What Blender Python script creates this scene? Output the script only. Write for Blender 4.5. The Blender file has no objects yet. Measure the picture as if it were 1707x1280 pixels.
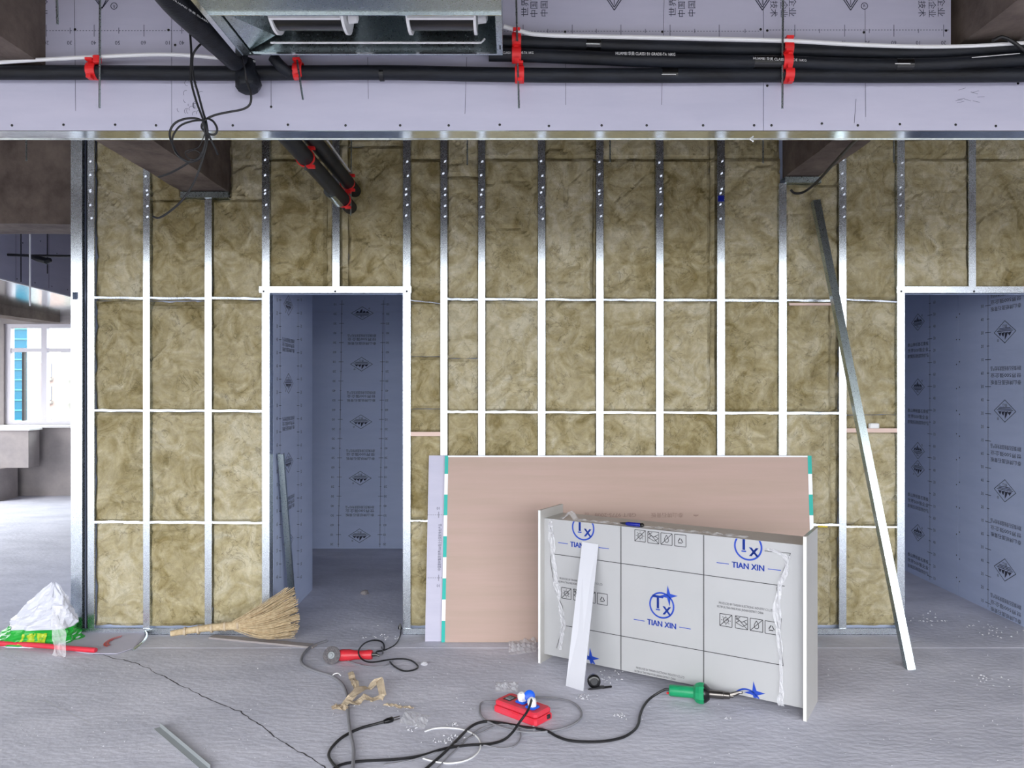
import bpy, bmesh, math, random
from mathutils import Vector, Matrix, noise

random.seed(7)
scene = bpy.context.scene
col = scene.collection

# ------------------------------------------------------------------ camera, world, light, exposure
FPX, CX, CY, H = 1282.0, 853.5, 640.0, 1.67
cam_d = bpy.data.cameras.new('camera')
cam_d.sensor_width = 36.0
cam_d.lens = FPX / 1707.0 * 36.0
cam_d.clip_end = 400
cam = bpy.data.objects.new('camera', cam_d)
col.objects.link(cam)
cam.location = (0, 0, H)
cam.rotation_euler = (math.radians(90), 0, 0)
scene.camera = cam

world = bpy.data.worlds.new('overcast_sky')
scene.world = world
world.use_nodes = True
wn, wl = world.node_tree.nodes, world.node_tree.links
wn.clear()
w_out = wn.new('ShaderNodeOutputWorld')
w_bg = wn.new('ShaderNodeBackground')
w_tc = wn.new('ShaderNodeTexCoord')
w_sep = wn.new('ShaderNodeSeparateXYZ')
w_rmp = wn.new('ShaderNodeValToRGB')
w_rmp.color_ramp.elements[0].position = 0.46
w_rmp.color_ramp.elements[0].color = (0.13, 0.13, 0.13, 1)
w_rmp.color_ramp.elements[1].position = 0.50
w_rmp.color_ramp.elements[1].color = (0.56, 0.575, 0.60, 1)
w_zen = w_rmp.color_ramp.elements.new(0.78)      # overcast sky: brighter towards the zenith
w_zen.color = (1.34, 1.37, 1.40, 1)
w_map = wn.new('ShaderNodeMapRange')
w_map.inputs['From Min'].default_value = -1
w_map.inputs['From Max'].default_value = 1
wl.new(w_tc.outputs['Generated'], w_sep.inputs[0])
wl.new(w_sep.outputs['Z'], w_map.inputs['Value'])
wl.new(w_map.outputs[0], w_rmp.inputs['Fac'])
wl.new(w_rmp.outputs['Color'], w_bg.inputs['Color'])
w_bg.inputs['Strength'].default_value = 7.6
wl.new(w_bg.outputs[0], w_out.inputs[0])

scene.view_settings.view_transform = 'Standard'
scene.view_settings.look = 'None'
scene.view_settings.gamma = 1.0
scene.view_settings.use_curve_mapping = False
scene.view_settings.exposure = 0.5
scene.cycles.max_bounces = 10
scene.cycles.diffuse_bounces = 6
scene.cycles.glossy_bounces = 4
scene.cycles.transparent_max_bounces = 12

REAR_Y, WIN_SILL, WIN_TOP = -2.2, 0.25, 3.4
BAYS = [(-8.6, -5.2), (-4.8, -1.2), (-0.8, 2.8), (3.2, 6.8)]
def portal(name, loc, rot, sx, sy):
    l = bpy.data.lights.new(name, 'AREA')
    l.shape = 'RECTANGLE'
    l.size, l.size_y = sx, sy
    l.cycles.is_portal = True
    o = bpy.data.objects.new(name, l)
    o.location, o.rotation_euler = loc, rot
    col.objects.link(o)
for bx0, bx1 in BAYS:
    portal('daylight_portal', ((bx0 + bx1) / 2, REAR_Y - 0.2, (WIN_SILL + WIN_TOP) / 2), (math.radians(90), 0, 0), bx1 - bx0, WIN_TOP - WIN_SILL)
portal('daylight_portal', (-9.4, 8.3, 1.85), (math.radians(90), 0, math.radians(-90)), 4.6, 2.5)  # serves the added, unseen opening in the left wall
portal('daylight_portal', (-6.5, 11.75, 1.8), (math.radians(-90), 0, 0), 2.2, 1.6)

# ------------------------------------------------------------------ helpers
def lin(c):
    out = []
    for v in c:
        v /= 255.0
        out.append(v / 12.92 if v <= 0.04045 else ((v + 0.055) / 1.055) ** 2.4)
    return (out[0], out[1], out[2], 1.0)

def mat(name, c, rough=0.6, metal=0.0, c2=None, scale=6.0, detail=4.0, stretch=(1, 1, 1), bump=0.0, bscale=60.0, alpha=1.0, coat=0.0, spec=0.5):
    m = bpy.data.materials.new(name)
    m.use_nodes = True
    n, l = m.node_tree.nodes, m.node_tree.links
    b = n['Principled BSDF']
    b.inputs['Base Color'].default_value = lin(c)
    b.inputs['Roughness'].default_value = rough
    b.inputs['Metallic'].default_value = metal
    b.inputs['Alpha'].default_value = alpha
    b.inputs['Coat Weight'].default_value = coat
    b.inputs['Specular IOR Level'].default_value = spec
    if c2 or bump:
        g = n.new('ShaderNodeNewGeometry')
        mp = n.new('ShaderNodeMapping')
        mp.inputs['Scale'].default_value = stretch
        l.new(g.outputs['Position'], mp.inputs['Vector'])
    if c2:
        t = n.new('ShaderNodeTexNoise')
        t.inputs['Scale'].default_value = scale
        t.inputs['Detail'].default_value = detail
        t.inputs['Roughness'].default_value = 0.65
        l.new(mp.outputs[0], t.inputs['Vector'])
        r = n.new('ShaderNodeValToRGB')
        r.color_ramp.elements[0].position = 0.33
        r.color_ramp.elements[0].color = lin(c)
        r.color_ramp.elements[1].position = 0.67
        r.color_ramp.elements[1].color = lin(c2)
        l.new(t.outputs['Fac'], r.inputs['Fac'])
        l.new(r.outputs['Color'], b.inputs['Base Color'])
    if bump:
        t2 = n.new('ShaderNodeTexNoise')
        t2.inputs['Scale'].default_value = bscale
        t2.inputs['Detail'].default_value = 5
        l.new(mp.outputs[0], t2.inputs['Vector'])
        bp = n.new('ShaderNodeBump')
        bp.inputs['Strength'].default_value = bump
        bp.inputs['Distance'].default_value = 0.01
        l.new(t2.outputs['Fac'], bp.inputs['Height'])
        l.new(bp.outputs[0], b.inputs['Normal'])
    return m

def galvanised(name, c, c2, r0=0.22, r1=0.42, scale=90):
    m = mat(name, c, 0.3, 1.0)
    n, l = m.node_tree.nodes, m.node_tree.links
    b = n['Principled BSDF']
    g = n.new('ShaderNodeNewGeometry')
    v = n.new('ShaderNodeTexVoronoi')
    v.inputs['Scale'].default_value = scale
    v.inputs['Randomness'].default_value = 1.0
    l.new(g.outputs['Position'], v.inputs['Vector'])
    sp = n.new('ShaderNodeSeparateColor')
    l.new(v.outputs['Color'], sp.inputs[0])
    mx = n.new('ShaderNodeMix')
    mx.data_type = 'RGBA'
    mx.inputs['A'].default_value = lin(c)
    mx.inputs['B'].default_value = lin(c2)
    l.new(sp.outputs[0], mx.inputs['Factor'])
    l.new(mx.outputs['Result'], b.inputs['Base Color'])
    mr = n.new('ShaderNodeMapRange')
    mr.inputs['To Min'].default_value = r0
    mr.inputs['To Max'].default_value = r1
    l.new(sp.outputs[1], mr.inputs['Value'])
    l.new(mr.outputs[0], b.inputs['Roughness'])
    return m

def rockwool(name):
    m = bpy.data.materials.new(name)
    m.use_nodes = True
    n, l = m.node_tree.nodes, m.node_tree.links
    b = n['Principled BSDF']
    b.inputs['Roughness'].default_value = 0.95
    b.inputs['Specular IOR Level'].default_value = 0.1
    g = n.new('ShaderNodeNewGeometry')
    oi = n.new('ShaderNodeObjectInfo')
    def nz(scale, detail, rough, dist):
        t = n.new('ShaderNodeTexNoise')
        t.inputs['Scale'].default_value = scale
        t.inputs['Detail'].default_value = detail
        t.inputs['Roughness'].default_value = rough
        t.inputs['Distortion'].default_value = dist
        l.new(g.outputs['Position'], t.inputs['Vector'])
        return t.outputs['Fac']
    def mth(op, a, bb, c=None):
        k = n.new('ShaderNodeMath')
        k.operation = op
        for i, v in enumerate((a, bb, c)):
            if v is None: continue
            if isinstance(v, (int, float)): k.inputs[i].default_value = v
            else: l.new(v, k.inputs[i])
        return k.outputs[0]
    big = nz(5.5, 8, 0.62, 1.4)
    fac = mth('MULTIPLY_ADD', oi.outputs['Random'], 0.20, big)
    r = n.new('ShaderNodeValToRGB')
    e = r.color_ramp.elements
    e[0].position, e[0].color = 0.38, lin((136, 122, 82))
    e[1].position, e[1].color = 0.82, lin((202, 194, 168))
    k = e.new(0.53); k.color = lin((166, 154, 117))
    k = e.new(0.66); k.color = lin((183, 172, 139))
    l.new(fac, r.inputs['Fac'])
    wisp = nz(15, 7, 0.68, 1.0)
    fine = nz(75, 5, 0.7, 1.5)
    crack = mth('ABSOLUTE', mth('SUBTRACT', nz(6.5, 4, 0.55, 1.2), 0.5), 0)
    thin = n.new('ShaderNodeMapRange')
    thin.inputs['From Min'].default_value = 0.0
    thin.inputs['From Max'].default_value = 0.014
    thin.inputs['To Min'].default_value = 0.62
    thin.inputs['To Max'].default_value = 1.0
    l.new(crack, thin.inputs['Value'])
    mask = n.new('ShaderNodeMapRange')
    mask.inputs['From Min'].default_value = 0.46
    mask.inputs['From Max'].default_value = 0.56
    l.new(nz(3.1, 2, 0.5, 0), mask.inputs['Value'])
    crk = mth('MAXIMUM', thin.outputs[0], mth('SUBTRACT', 1.0, mask.outputs[0]))
    wr = n.new('ShaderNodeMapRange')
    wr.inputs['From Min'].default_value = 0.34
    wr.inputs['From Max'].default_value = 0.60
    wr.inputs['To Min'].default_value = 0.80
    wr.inputs['To Max'].default_value = 1.04
    l.new(wisp, wr.inputs['Value'])
    fr_ = n.new('ShaderNodeMapRange')
    fr_.inputs['From Min'].default_value = 0.35
    fr_.inputs['From Max'].default_value = 0.62
    fr_.inputs['To Min'].default_value = 0.90
    fr_.inputs['To Max'].default_value = 1.03
    l.new(fine, fr_.inputs['Value'])
    tot = mth('MULTIPLY', mth('MULTIPLY', wr.outputs[0], fr_.outputs[0]), crk)
    mx = n.new('ShaderNodeMix')
    mx.data_type = 'RGBA'
    mx.blend_type = 'MULTIPLY'
    mx.inputs['Factor'].default_value = 1.0
    l.new(r.outputs['Color'], mx.inputs['A'])
    l.new(tot, mx.inputs['B'])
    l.new(mx.outputs['Result'], b.inputs['Base Color'])
    bp = n.new('ShaderNodeBump')
    bp.inputs['Strength'].default_value = 0.55
    bp.inputs['Distance'].default_value = 0.02
    l.new(mth('MULTIPLY_ADD', fine, 0.35, wisp), bp.inputs['Height'])
    l.new(bp.outputs[0], b.inputs['Normal'])
    return m

def glass_pane(name):
    m = bpy.data.materials.new(name)
    m.use_nodes = True
    n, l = m.node_tree.nodes, m.node_tree.links
    n.clear()
    o = n.new('ShaderNodeOutputMaterial')
    t = n.new('ShaderNodeBsdfTransparent')
    t.inputs[0].default_value = (0.93, 0.97, 0.97, 1)
    gl = n.new('ShaderNodeBsdfGlossy')
    gl.inputs['Roughness'].default_value = 0.02
    mx = n.new('ShaderNodeMixShader')
    mx.inputs[0].default_value = 0.02
    l.new(t.outputs[0], mx.inputs[1])
    l.new(gl.outputs[0], mx.inputs[2])
    l.new(mx.outputs[0], o.inputs[0])
    return m

M = dict(
    floor=mat('cement_screed', (184, 185, 198), 0.8, c2=(210, 210, 222), scale=2.4, detail=10, stretch=(.8, 1.35, 1), bump=0.42, bscale=26),
    concrete=mat('raw_concrete', (76, 64, 59), 0.9, c2=(122, 109, 99), scale=3.5, detail=9, bump=0.6, bscale=22),
    concrete_light=mat('grey_render', (140, 134, 134), 0.9, c2=(160, 152, 150), scale=3.0, bump=0.3, bscale=30),
    deck=mat('slab_soffit', (84, 76, 72), 0.9, c2=(104, 96, 90), scale=2.0, bump=0.3, bscale=14),
    plaster=mat('plain_plaster', (205, 203, 202), 0.9),
    galv=galvanised('galvanised_steel', (202, 210, 218), (224, 230, 236), 0.255, 0.285, 300),
    galv_soft=galvanised('mill_finish_steel', (172, 184, 186), (180, 192, 194), 0.27, 0.30, 260),
    galv_shine=galvanised('bright_galvanised_channel', (205, 210, 212), (218, 222, 222), 0.10, 0.16, 60),
    wool=rockwool('rock_wool'),
    board=mat('gypsum_paper', (182, 181, 199), 0.75, c2=(190, 188, 205), scale=1.8, stretch=(1, 1, 6)),
    blueboard=mat('grey_blue_gypsum_paper', (182, 194, 222), 0.75, c2=(190, 201, 228), scale=1.8, stretch=(1, 1, 5)),
    tan=mat('tan_gypsum_paper', (180, 155, 145), 0.7, c2=(173, 151, 138), scale=1.6, detail=3, stretch=(0.6, 1, 9)),
    ink=mat('printing_ink', (52, 54, 72), 0.7),
    faintink=mat('faint_printing_ink', (140, 116, 108), 0.7),
    black=mat('black_foam_rubber', (15, 16, 20), 0.5, c2=(30, 34, 42), scale=5, detail=7, stretch=(1, 4, 4), bump=0.15, bscale=40, spec=0.3),
    tape=mat('black_tape', (12, 12, 14), 0.25),
    cable=mat('black_cable_sheath', (20, 20, 23), 0.45),
    greycable=mat('grey_cable_sheath', (126, 126, 132), 0.6),
    whitecable=mat('white_wire', (214, 214, 214), 0.5),
    white=mat('white_plastic', (232, 232, 232), 0.4),
    red=mat('red_plastic', (226, 38, 40), 0.45),
    redtool=mat('red_tool_housing', (206, 40, 52), 0.4, c2=(186, 44, 54), scale=30),
    redbox=mat('dusty_red_plastic', (222, 38, 58), 0.5, c2=(214, 66, 84), scale=14),
    green=mat('green_plastic', (22, 150, 98), 0.4, c2=(20, 138, 90), scale=20),
    bluepl=mat('blue_plastic', (24, 92, 214), 0.4),
    navy=mat('navy_ink_barrel', (24, 36, 140), 0.25),
    dark=mat('dark_metal', (34, 34, 38), 0.5),
    chrome=mat('polished_nozzle_steel', (118, 114, 110), 0.30, 1.0),
    panel=mat('cream_panel', (178, 176, 171), 0.5, c2=(184, 182, 178), scale=1.0, coat=0.3),
    film=mat('printed_white_film', (170, 171, 172), 0.35, c2=(177, 177, 178), scale=1.0, coat=0.25),
    filmblue=mat('blue_film_print', (14, 62, 170), 0.5),
    filmblack=mat('black_film_print', (52, 52, 54), 0.5),
    clear=mat('crumpled_clear_film', (240, 240, 244), 0.12, alpha=0.42, bump=0.5, bscale=45),
    strip=mat('white_board_strip', (204, 205, 212), 0.55),
    teal=mat('teal_edge_tape', (30, 172, 160), 0.6),
    paper=mat('tan_kraft_paper', (176, 158, 136), 0.8, c2=(196, 180, 154), scale=25),
    straw=mat('straw_bristle', (170, 146, 112), 0.8, c2=(206, 188, 154), scale=40),
    sackwhite=mat('thin_white_sack_plastic', (222, 224, 236), 0.35, alpha=0.86, bump=0.5, bscale=25),
    sackgreen=mat('green_sack_print', (20, 150, 46), 0.4, c2=(38, 172, 60), scale=12),
    sackyellow=mat('yellow_green_sack_print', (190, 208, 46), 0.4, c2=(150, 180, 40), scale=60),
    crack=mat('crack_dark', (72, 70, 76), 0.95),
    dull=mat('dull_zinc', (142, 147, 150), 0.6),
    chalk=mat('dust_line', (196, 196, 202), 0.9),
    frame=mat('white_window_frame', (196, 192, 200), 0.4),
    glass=glass_pane('window_glass'),
    tealtile=mat('teal_facade', (14, 76, 98), 0.5, spec=0.0),
    tealdark=mat('teal_facade_joint', (60, 120, 130), 0.5, spec=0.0),
    pinkwall=mat('pale_pink_facade', (146, 122, 116), 0.8, spec=0.0),
    creamwall=mat('pale_cream_facade', (124, 119, 114), 0.8, spec=0.0),
    palewin=mat('pale_window', (104, 110, 120), 0.3),
    pinkstrip=mat('pink_board_offcut', (222, 196, 184), 0.8),
    yellow=mat('yellow_tape', (214, 190, 60), 0.6),
    disc=mat('grinding_disc', (78, 76, 80), 0.9, c2=(110, 106, 108), scale=90, bump=0.6, bscale=150),
)

class MB:
    def __init__(self):
        self.v, self.f = [], []
    def add(self, vs, fs):
        o = len(self.v)
        self.v.extend([tuple(p) for p in vs])
        self.f.extend([tuple(i + o for i in f) for f in fs])
        return self
    def box(self, a, b):
        x0, y0, z0 = a; x1, y1, z1 = b
        return self.add([(x0, y0, z0), (x1, y0, z0), (x1, y1, z0), (x0, y1, z0), (x0, y0, z1), (x1, y0, z1), (x1, y1, z1), (x0, y1, z1)],
                        [(0, 3, 2, 1), (4, 5, 6, 7), (0, 1, 5, 4), (1, 2, 6, 5), (2, 3, 7, 6), (3, 0, 4, 7)])
    def obox(self, o, ex, ey, ez, a, b):
        o, ex, ey, ez = Vector(o), Vector(ex), Vector(ey), Vector(ez)
        t = MB().box(a, b)
        return self.add([o + ex * p[0] + ey * p[1] + ez * p[2] for p in t.v], t.f)
    def cbox(self, o, ex, ey, ez, a, b, c):
        """box with chamfered vertical edges and top rim"""
        x0, y0, z0 = a; x1, y1, z1 = b
        ring = lambda x0, y0, x1, y1, k, z: [(x0 + k, y0, z), (x1 - k, y0, z), (x1, y0 + k, z), (x1, y1 - k, z), (x1 - k, y1, z), (x0 + k, y1, z), (x0, y1 - k, z), (x0, y0 + k, z)]
        rs = [ring(x0 + c * .6, y0 + c * .6, x1 - c * .6, y1 - c * .6, c, z0), ring(x0, y0, x1, y1, c, z0 + c * .6), ring(x0, y0, x1, y1, c, z1 - c * .6), ring(x0 + c * .6, y0 + c * .6, x1 - c * .6, y1 - c * .6, c, z1)]
        vs = [p for r in rs for p in r]
        fs = [tuple(range(7, -1, -1)), tuple(range(24, 32))]
        for k in range(3):
            for i in range(8):
                j = (i + 1) % 8
                fs.append((k * 8 + i, k * 8 + j, k * 8 + 8 + j, k * 8 + 8 + i))
        o, ex, ey, ez = Vector(o), Vector(ex), Vector(ey), Vector(ez)
        return self.add([o + ex * p[0] + ey * p[1] + ez * p[2] for p in vs], fs)
    def prism(self, pts, ext):
        n = len(pts); e = Vector(ext)
        vs = [Vector(p) for p in pts] + [Vector(p) + e for p in pts]
        fs = [tuple(range(n)), tuple(range(2 * n - 1, n - 1, -1))]
        fs += [(i, i + n, (i + 1) % n + n, (i + 1) % n) for i in range(n)]
        return self.add(vs, fs)
    def tube(self, pts, r, n=10, smooth=0, cap=True):
        P = [Vector(p) for p in pts]
        if smooth:
            Q = []
            for i in range(len(P) - 1):
                a, b = P[max(i - 1, 0)], P[i]
                c, d = P[i + 1], P[min(i + 2, len(P) - 1)]
                for k in range(smooth):
                    t = k / smooth
                    Q.append(0.5 * ((2 * b) + (c - a) * t + (2 * a - 5 * b + 4 * c - d) * t * t + (3 * b - a - 3 * c + d) * t ** 3))
            Q.append(P[-1]); P = Q
        R = r if isinstance(r, (list, tuple)) else [r] * len(P)
        if len(R) != len(P):
            R = [R[min(int(i / (len(P) - 1) * (len(R) - 1)), len(R) - 2)] * (1 - (i / (len(P) - 1) * (len(R) - 1)) % 1) + R[min(int(i / (len(P) - 1) * (len(R) - 1)) + 1, len(R) - 1)] * ((i / (len(P) - 1) * (len(R) - 1)) % 1) for i in range(len(P))]
        vs, fs = [], []
        prev = None
        for i, p in enumerate(P):
            t = (P[min(i + 1, len(P) - 1)] - P[max(i - 1, 0)])
            t = t.normalized() if t.length > 1e-9 else Vector((0, 0, 1))
            if prev is None:
                u = t.cross(Vector((0, 0, 1)))
                if u.length < 1e-3:
                    u = t.cross(Vector((0, 1, 0)))
            else:
                u = prev - t * prev.dot(t)
                if u.length < 1e-6:
                    u = t.cross(Vector((0, 1, 0.3)))
            u.normalize(); prev = u
            w = t.cross(u)
            for k in range(n):
                a = 2 * math.pi * k / n
                vs.append(p + (u * math.cos(a) + w * math.sin(a)) * R[i])
        m = len(P)
        for i in range(m - 1):
            for k in range(n):
                j = (k + 1) % n
                fs.append((i * n + k, i * n + j, i * n + n + j, i * n + n + k))
        if cap:
            fs.append(tuple(range(n - 1, -1, -1)))
            fs.append(tuple(range((m - 1) * n, m * n)))
        return self.add(vs, fs)
    def lathe(self, o, axis, prof, n=20):
        """prof: list of (distance along axis, radius)"""
        a = Vector(axis).normalized(); o = Vector(o)
        pts = [o + a * d for d, _ in prof]
        u = a.cross(Vector((0, 0, 1)))
        if u.length < 1e-3:
            u = Vector((1, 0, 0))
        u.normalize(); w = a.cross(u)
        vs, fs = [], []
        for (d, r), p in zip(prof, pts):
            for k in range(n):
                t = 2 * math.pi * (k + .5) / n
                vs.append(p + (u * math.cos(t) + w * math.sin(t)) * r)
        for i in range(len(prof) - 1):
            for k in range(n):
                j = (k + 1) % n
                fs.append((i * n + k, i * n + j, i * n + n + j, i * n + n + k))
        fs.append(tuple(range(n - 1, -1, -1)))
        fs.append(tuple(range((len(prof) - 1) * n, len(prof) * n)))
        return self.add(vs, fs)
    def quad(self, a, b, c, d):
        return self.add([a, b, c, d], [(0, 1, 2, 3)])
    def line(self, a, b, nrm, w):
        a, b, nrm = Vector(a), Vector(b), Vector(nrm)
        s = (b - a).cross(nrm).normalized() * (w / 2)
        return self.quad(a - s, b - s, b + s, a + s)
    def poly(self, pts):
        return self.add(pts, [tuple(range(len(pts)))])
    def clip(self, co, no):
        """drop what lies on the side the normal points to"""
        bm = bmesh.new()
        vs = [bm.verts.new(p) for p in self.v]
        for f in self.f:
            try:
                bm.faces.new([vs[i] for i in f])
            except ValueError:
                pass
        bmesh.ops.bisect_plane(bm, geom=bm.verts[:] + bm.edges[:] + bm.faces[:], plane_co=co, plane_no=no, clear_outer=True)
        bm.verts.index_update()
        self.v = [tuple(v.co) for v in bm.verts]
        self.f = [tuple(v.index for v in f.verts) for f in bm.faces]
        bm.free()
        return self
    def build(self, name, m, parent=None, smooth=False, origin=None, stuff=False):
        me = bpy.data.meshes.new(name)
        o = Vector(origin) if origin is not None else Vector((0, 0, 0))
        if origin is None and parent is not None:
            o = Vector(parent['_o']) if '_o' in parent else o
        me.from_pydata([tuple(Vector(p) - o) for p in self.v], [], self.f)
        me.validate()
        if smooth:
            me.polygons.foreach_set('use_smooth', [True] * len(me.polygons))
            me.set_sharp_from_angle(angle=math.radians(40))
        me.materials.append(M[m])
        ob = bpy.data.objects.new(name, me)
        col.objects.link(ob)
        if parent is not None:
            ob.parent = parent
            ob.location = o - (Vector(parent['_o']) if '_o' in parent else Vector((0, 0, 0)))
            ob['_o'] = tuple(o)
        else:
            ob.location = o
            ob['_o'] = tuple(o)
        if stuff:
            ob['kind'] = 'stuff'
        return ob

def tag(o, label, cat, group=None, kind=None):
    o['label'] = label
    o['category'] = cat
    if group: o['group'] = group
    if kind: o['kind'] = kind
    return o

def thing(name, label, cat, loc=(0, 0, 0), group=None, kind=None):
    o = bpy.data.objects.new(name, None)
    o.empty_display_size = 0.05
    o.location = loc
    o['_o'] = tuple(loc)
    col.objects.link(o)
    return tag(o, label, cat, group, kind)

def P(px, py, Y):
    return Vector(((px - CX) / FPX * Y, Y, H - (py - CY) / FPX * Y))
def F(px, py, z=0.0):
    Y = FPX * (H - z) / (py - CY)
    return Vector(((px - CX) / FPX * Y, Y, z))
X_, Y_, Z_ = Vector((1, 0, 0)), Vector((0, 1, 0)), Vector((0, 0, 1))

_txt = {}
def glyphs(s):
    if s not in _txt:
        cu = bpy.data.curves.new('lettering', 'FONT')
        cu.body = s
        cu.size = 1.0
        cu.resolution_u = 2
        cu.align_x, cu.align_y = 'CENTER', 'CENTER'
        ob = bpy.data.objects.new('lettering', cu)
        col.objects.link(ob)
        bpy.context.view_layer.update()
        me = ob.evaluated_get(bpy.context.evaluated_depsgraph_get()).to_mesh()
        _txt[s] = ([tuple(v.co) for v in me.vertices], [tuple(p.vertices) for p in me.polygons])
        ob.evaluated_get(bpy.context.evaluated_depsgraph_get()).to_mesh_clear()
        bpy.data.objects.remove(ob)
        bpy.data.curves.remove(cu)
    return _txt[s]
def text(mb, s, c, right, up, size, width=None):
    vs, fs = glyphs(s)
    if not vs: return
    c, right, up = Vector(c), Vector(right), Vector(up)
    sx = size
    if width:
        w = max(v[0] for v in vs) - min(v[0] for v in vs)
        sx = width / max(w, 1e-6)
    mb.add([c + right * (v[0] * sx) + up * (v[1] * size) for v in vs], fs)

def ring(mb, c, right, up, r, w, n=28, a0=0, a1=2 * math.pi):
    c, right, up = Vector(c), Vector(right), Vector(up)
    for k in range(n):
        t0, t1 = a0 + (a1 - a0) * k / n, a0 + (a1 - a0) * (k + 1) / n
        d0, d1 = right * math.cos(t0) + up * math.sin(t0), right * math.cos(t1) + up * math.sin(t1)
        mb.quad(c + d0 * (r - w), c + d0 * r, c + d1 * r, c + d1 * (r - w))

def emblem(mb, c, right, up, w, h):
    """diamond-framed mountain mark of the board maker"""
    c, right, up = Vector(c), Vector(right), Vector(up)
    q = lambda x, y: c + right * (x * w / 2) + up * (y * h / 2)
    out = [(1, 0), (0, 1), (-1, 0), (0, -1)]
    k = 0.93
    for i in range(4):
        a, b = out[i], out[(i + 1) % 4]
        mb.quad(q(*a), q(*b), q(b[0] * k, b[1] * k), q(a[0] * k, a[1] * k))
    peaks = [(-.62, .02), (-.42, .36), (-.30, .20), (-.16, .40), (0, .70), (.14, .42), (.28, .22), (.42, .36), (.62, .02)]
    for i in range(len(peaks) - 1):
        a, b = peaks[i], peaks[i + 1]
        mb.quad(q(a[0], 0.0 if a[1] < .1 else .06), q(b[0], 0.0 if b[1] < .1 else .06), q(*b), q(*a)) if i % 2 else mb.poly([q(a[0], 0), q(b[0], .05), q(*b)])
    for y, x in ((-.08, .72), (-.20, .60), (-.32, .50)):
        mb.quad(q(-x, y - .03), q(x, y - .03), q(x, y + .03), q(-x, y + .03))
    text(mb, '泰山', q(0, -.52), right, up, h * .16)
    ring(mb, q(.62, .70), right, up, h * .06, h * .016, 10)
    text(mb, 'R', q(.62, .70), right, up, h * .08)

def rag(mb, o, ex, ey, n, fn, m=1):
    """grid patch: fn(u, v) -> 3D point"""
    nu, nv = n
    vs = [fn(i / nu, j / nv) for j in range(nv + 1) for i in range(nu + 1)]
    fs = [(j * (nu + 1) + i, j * (nu + 1) + i + 1, (j + 1) * (nu + 1) + i + 1, (j + 1) * (nu + 1) + i) for j in range(nv) for i in range(nu)]
    mb.add(vs, fs)

# ------------------------------------------------------------------ structure: floor, slab, outer walls
WY = 5.13                    # face of the stud partition
JY = 4.866                   # screed joint in front of it
floor = thing('floor', 'dusty grey cement screed floor with a joint and a crack', 'floor', kind='structure')
def slab(x0, y0, x1, y1):
    def wob(x): return 0.004 * noise.noise(Vector((x * 2.3, 3.1, 0)))
    m = MB(); n = 40
    for i in range(n):
        a, b = x0 + (x1 - x0) * i / n, x0 + (x1 - x0) * (i + 1) / n
        ya0 = y0 + (wob(a) if abs(y0 - JY) < .02 else 0); yb0 = y0 + (wob(b) if abs(y0 - JY) < .02 else 0)
        ya1 = y1 + (wob(a) if abs(y1 - JY) < .02 else 0); yb1 = y1 + (wob(b) if abs(y1 - JY) < .02 else 0)
        m.add([(a, ya0, 0), (b, yb0, 0), (b, yb1, 0), (a, ya1, 0), (a, ya0, -.03), (b, yb0, -.03), (b, yb1, -.03), (a, ya1, -.03)],
              [(0, 1, 2, 3), (0, 4, 5, 1), (3, 2, 6, 7)])
    m.box((x0, y0 - .02, -.15), (x1, y1 + .02, -.03))
    return m
slab(-9, REAR_Y - .3, 7, JY - .004).build('floor_slab', 'floor', floor)
slab(-9, JY + .004, 7, 11.7).build('floor_slab', 'floor', floor)
ck = MB()
crk = [(118, 1078), (150, 1088), (196, 1098), (230, 1106), (262, 1122), (300, 1141), (345, 1163), (400, 1186), (430, 1206), (470, 1236), (520, 1264), (548, 1284)]
pts = []
for i in range(len(crk) - 1):
    for k in range(7):
        t = k / 7
        pts.append((crk[i][0] + (crk[i + 1][0] - crk[i][0]) * t + random.uniform(-2.2, 2.2), crk[i][1] + (crk[i + 1][1] - crk[i][1]) * t + random.uniform(-1.3, 1.3)))
for a, b in zip(pts[:-1], pts[1:]):
    ck.line(F(*a, .001), F(*b, .001), Z_, random.uniform(.003, .008))
ck.build('crack', 'crack', floor)  # flat dark ribbon laid over the floor along the crack
dl = MB()
for a, b in (((0, 1092), (75, 1112)), ((20, 1133), (250, 1130)), ((70, 1165), (150, 1205)), ((720, 1095), (860, 1110)), ((1060, 1137), (1100, 1132))):
    dl.line(F(*a, .0012), F(*b, .0012), Z_, .005)
dl.build('scratch', 'chalk', floor, stuff=True)

ceiling = MB().box((-9, REAR_Y - .3, 3.62), (7, 11.7, 3.8)).build('ceiling', 'deck')
tag(ceiling, 'bare concrete slab above the site', 'ceiling', kind='structure')

rear = MB().box((-9, REAR_Y - .3, 0), (7, REAR_Y, WIN_SILL)).box((-9, REAR_Y - .3, WIN_TOP), (7, REAR_Y, 3.62))
xs = [-9] + [x for b in BAYS for x in b] + [7]
for i in range(0, len(xs), 2):
    rear.box((xs[i], REAR_Y - .3, WIN_SILL), (xs[i + 1], REAR_Y, WIN_TOP))
tag(rear.build('wall_front', 'concrete_light'), 'grey wall with wide windows behind the viewer', 'wall', kind='structure')
for i, (a, b) in enumerate(BAYS):
    w = thing('window_%d' % (i + 2), 'wide window bay number %d along the wall behind the viewer' % (i + 1), 'window', ((a + b) / 2, REAR_Y - .1, WIN_SILL), kind='structure')
    fr = MB()
    for z in (WIN_SILL, WIN_TOP - .05, 2.2):
        fr.box((a, REAR_Y - .15, z), (b, REAR_Y - .09, z + .05))
    for k in range(4):
        x = a + (b - a - .05) * k / 3
        fr.box((x, REAR_Y - .15, WIN_SILL), (x + .05, REAR_Y - .09, WIN_TOP))
    fr.build('window_frame', 'frame', w)
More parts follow.
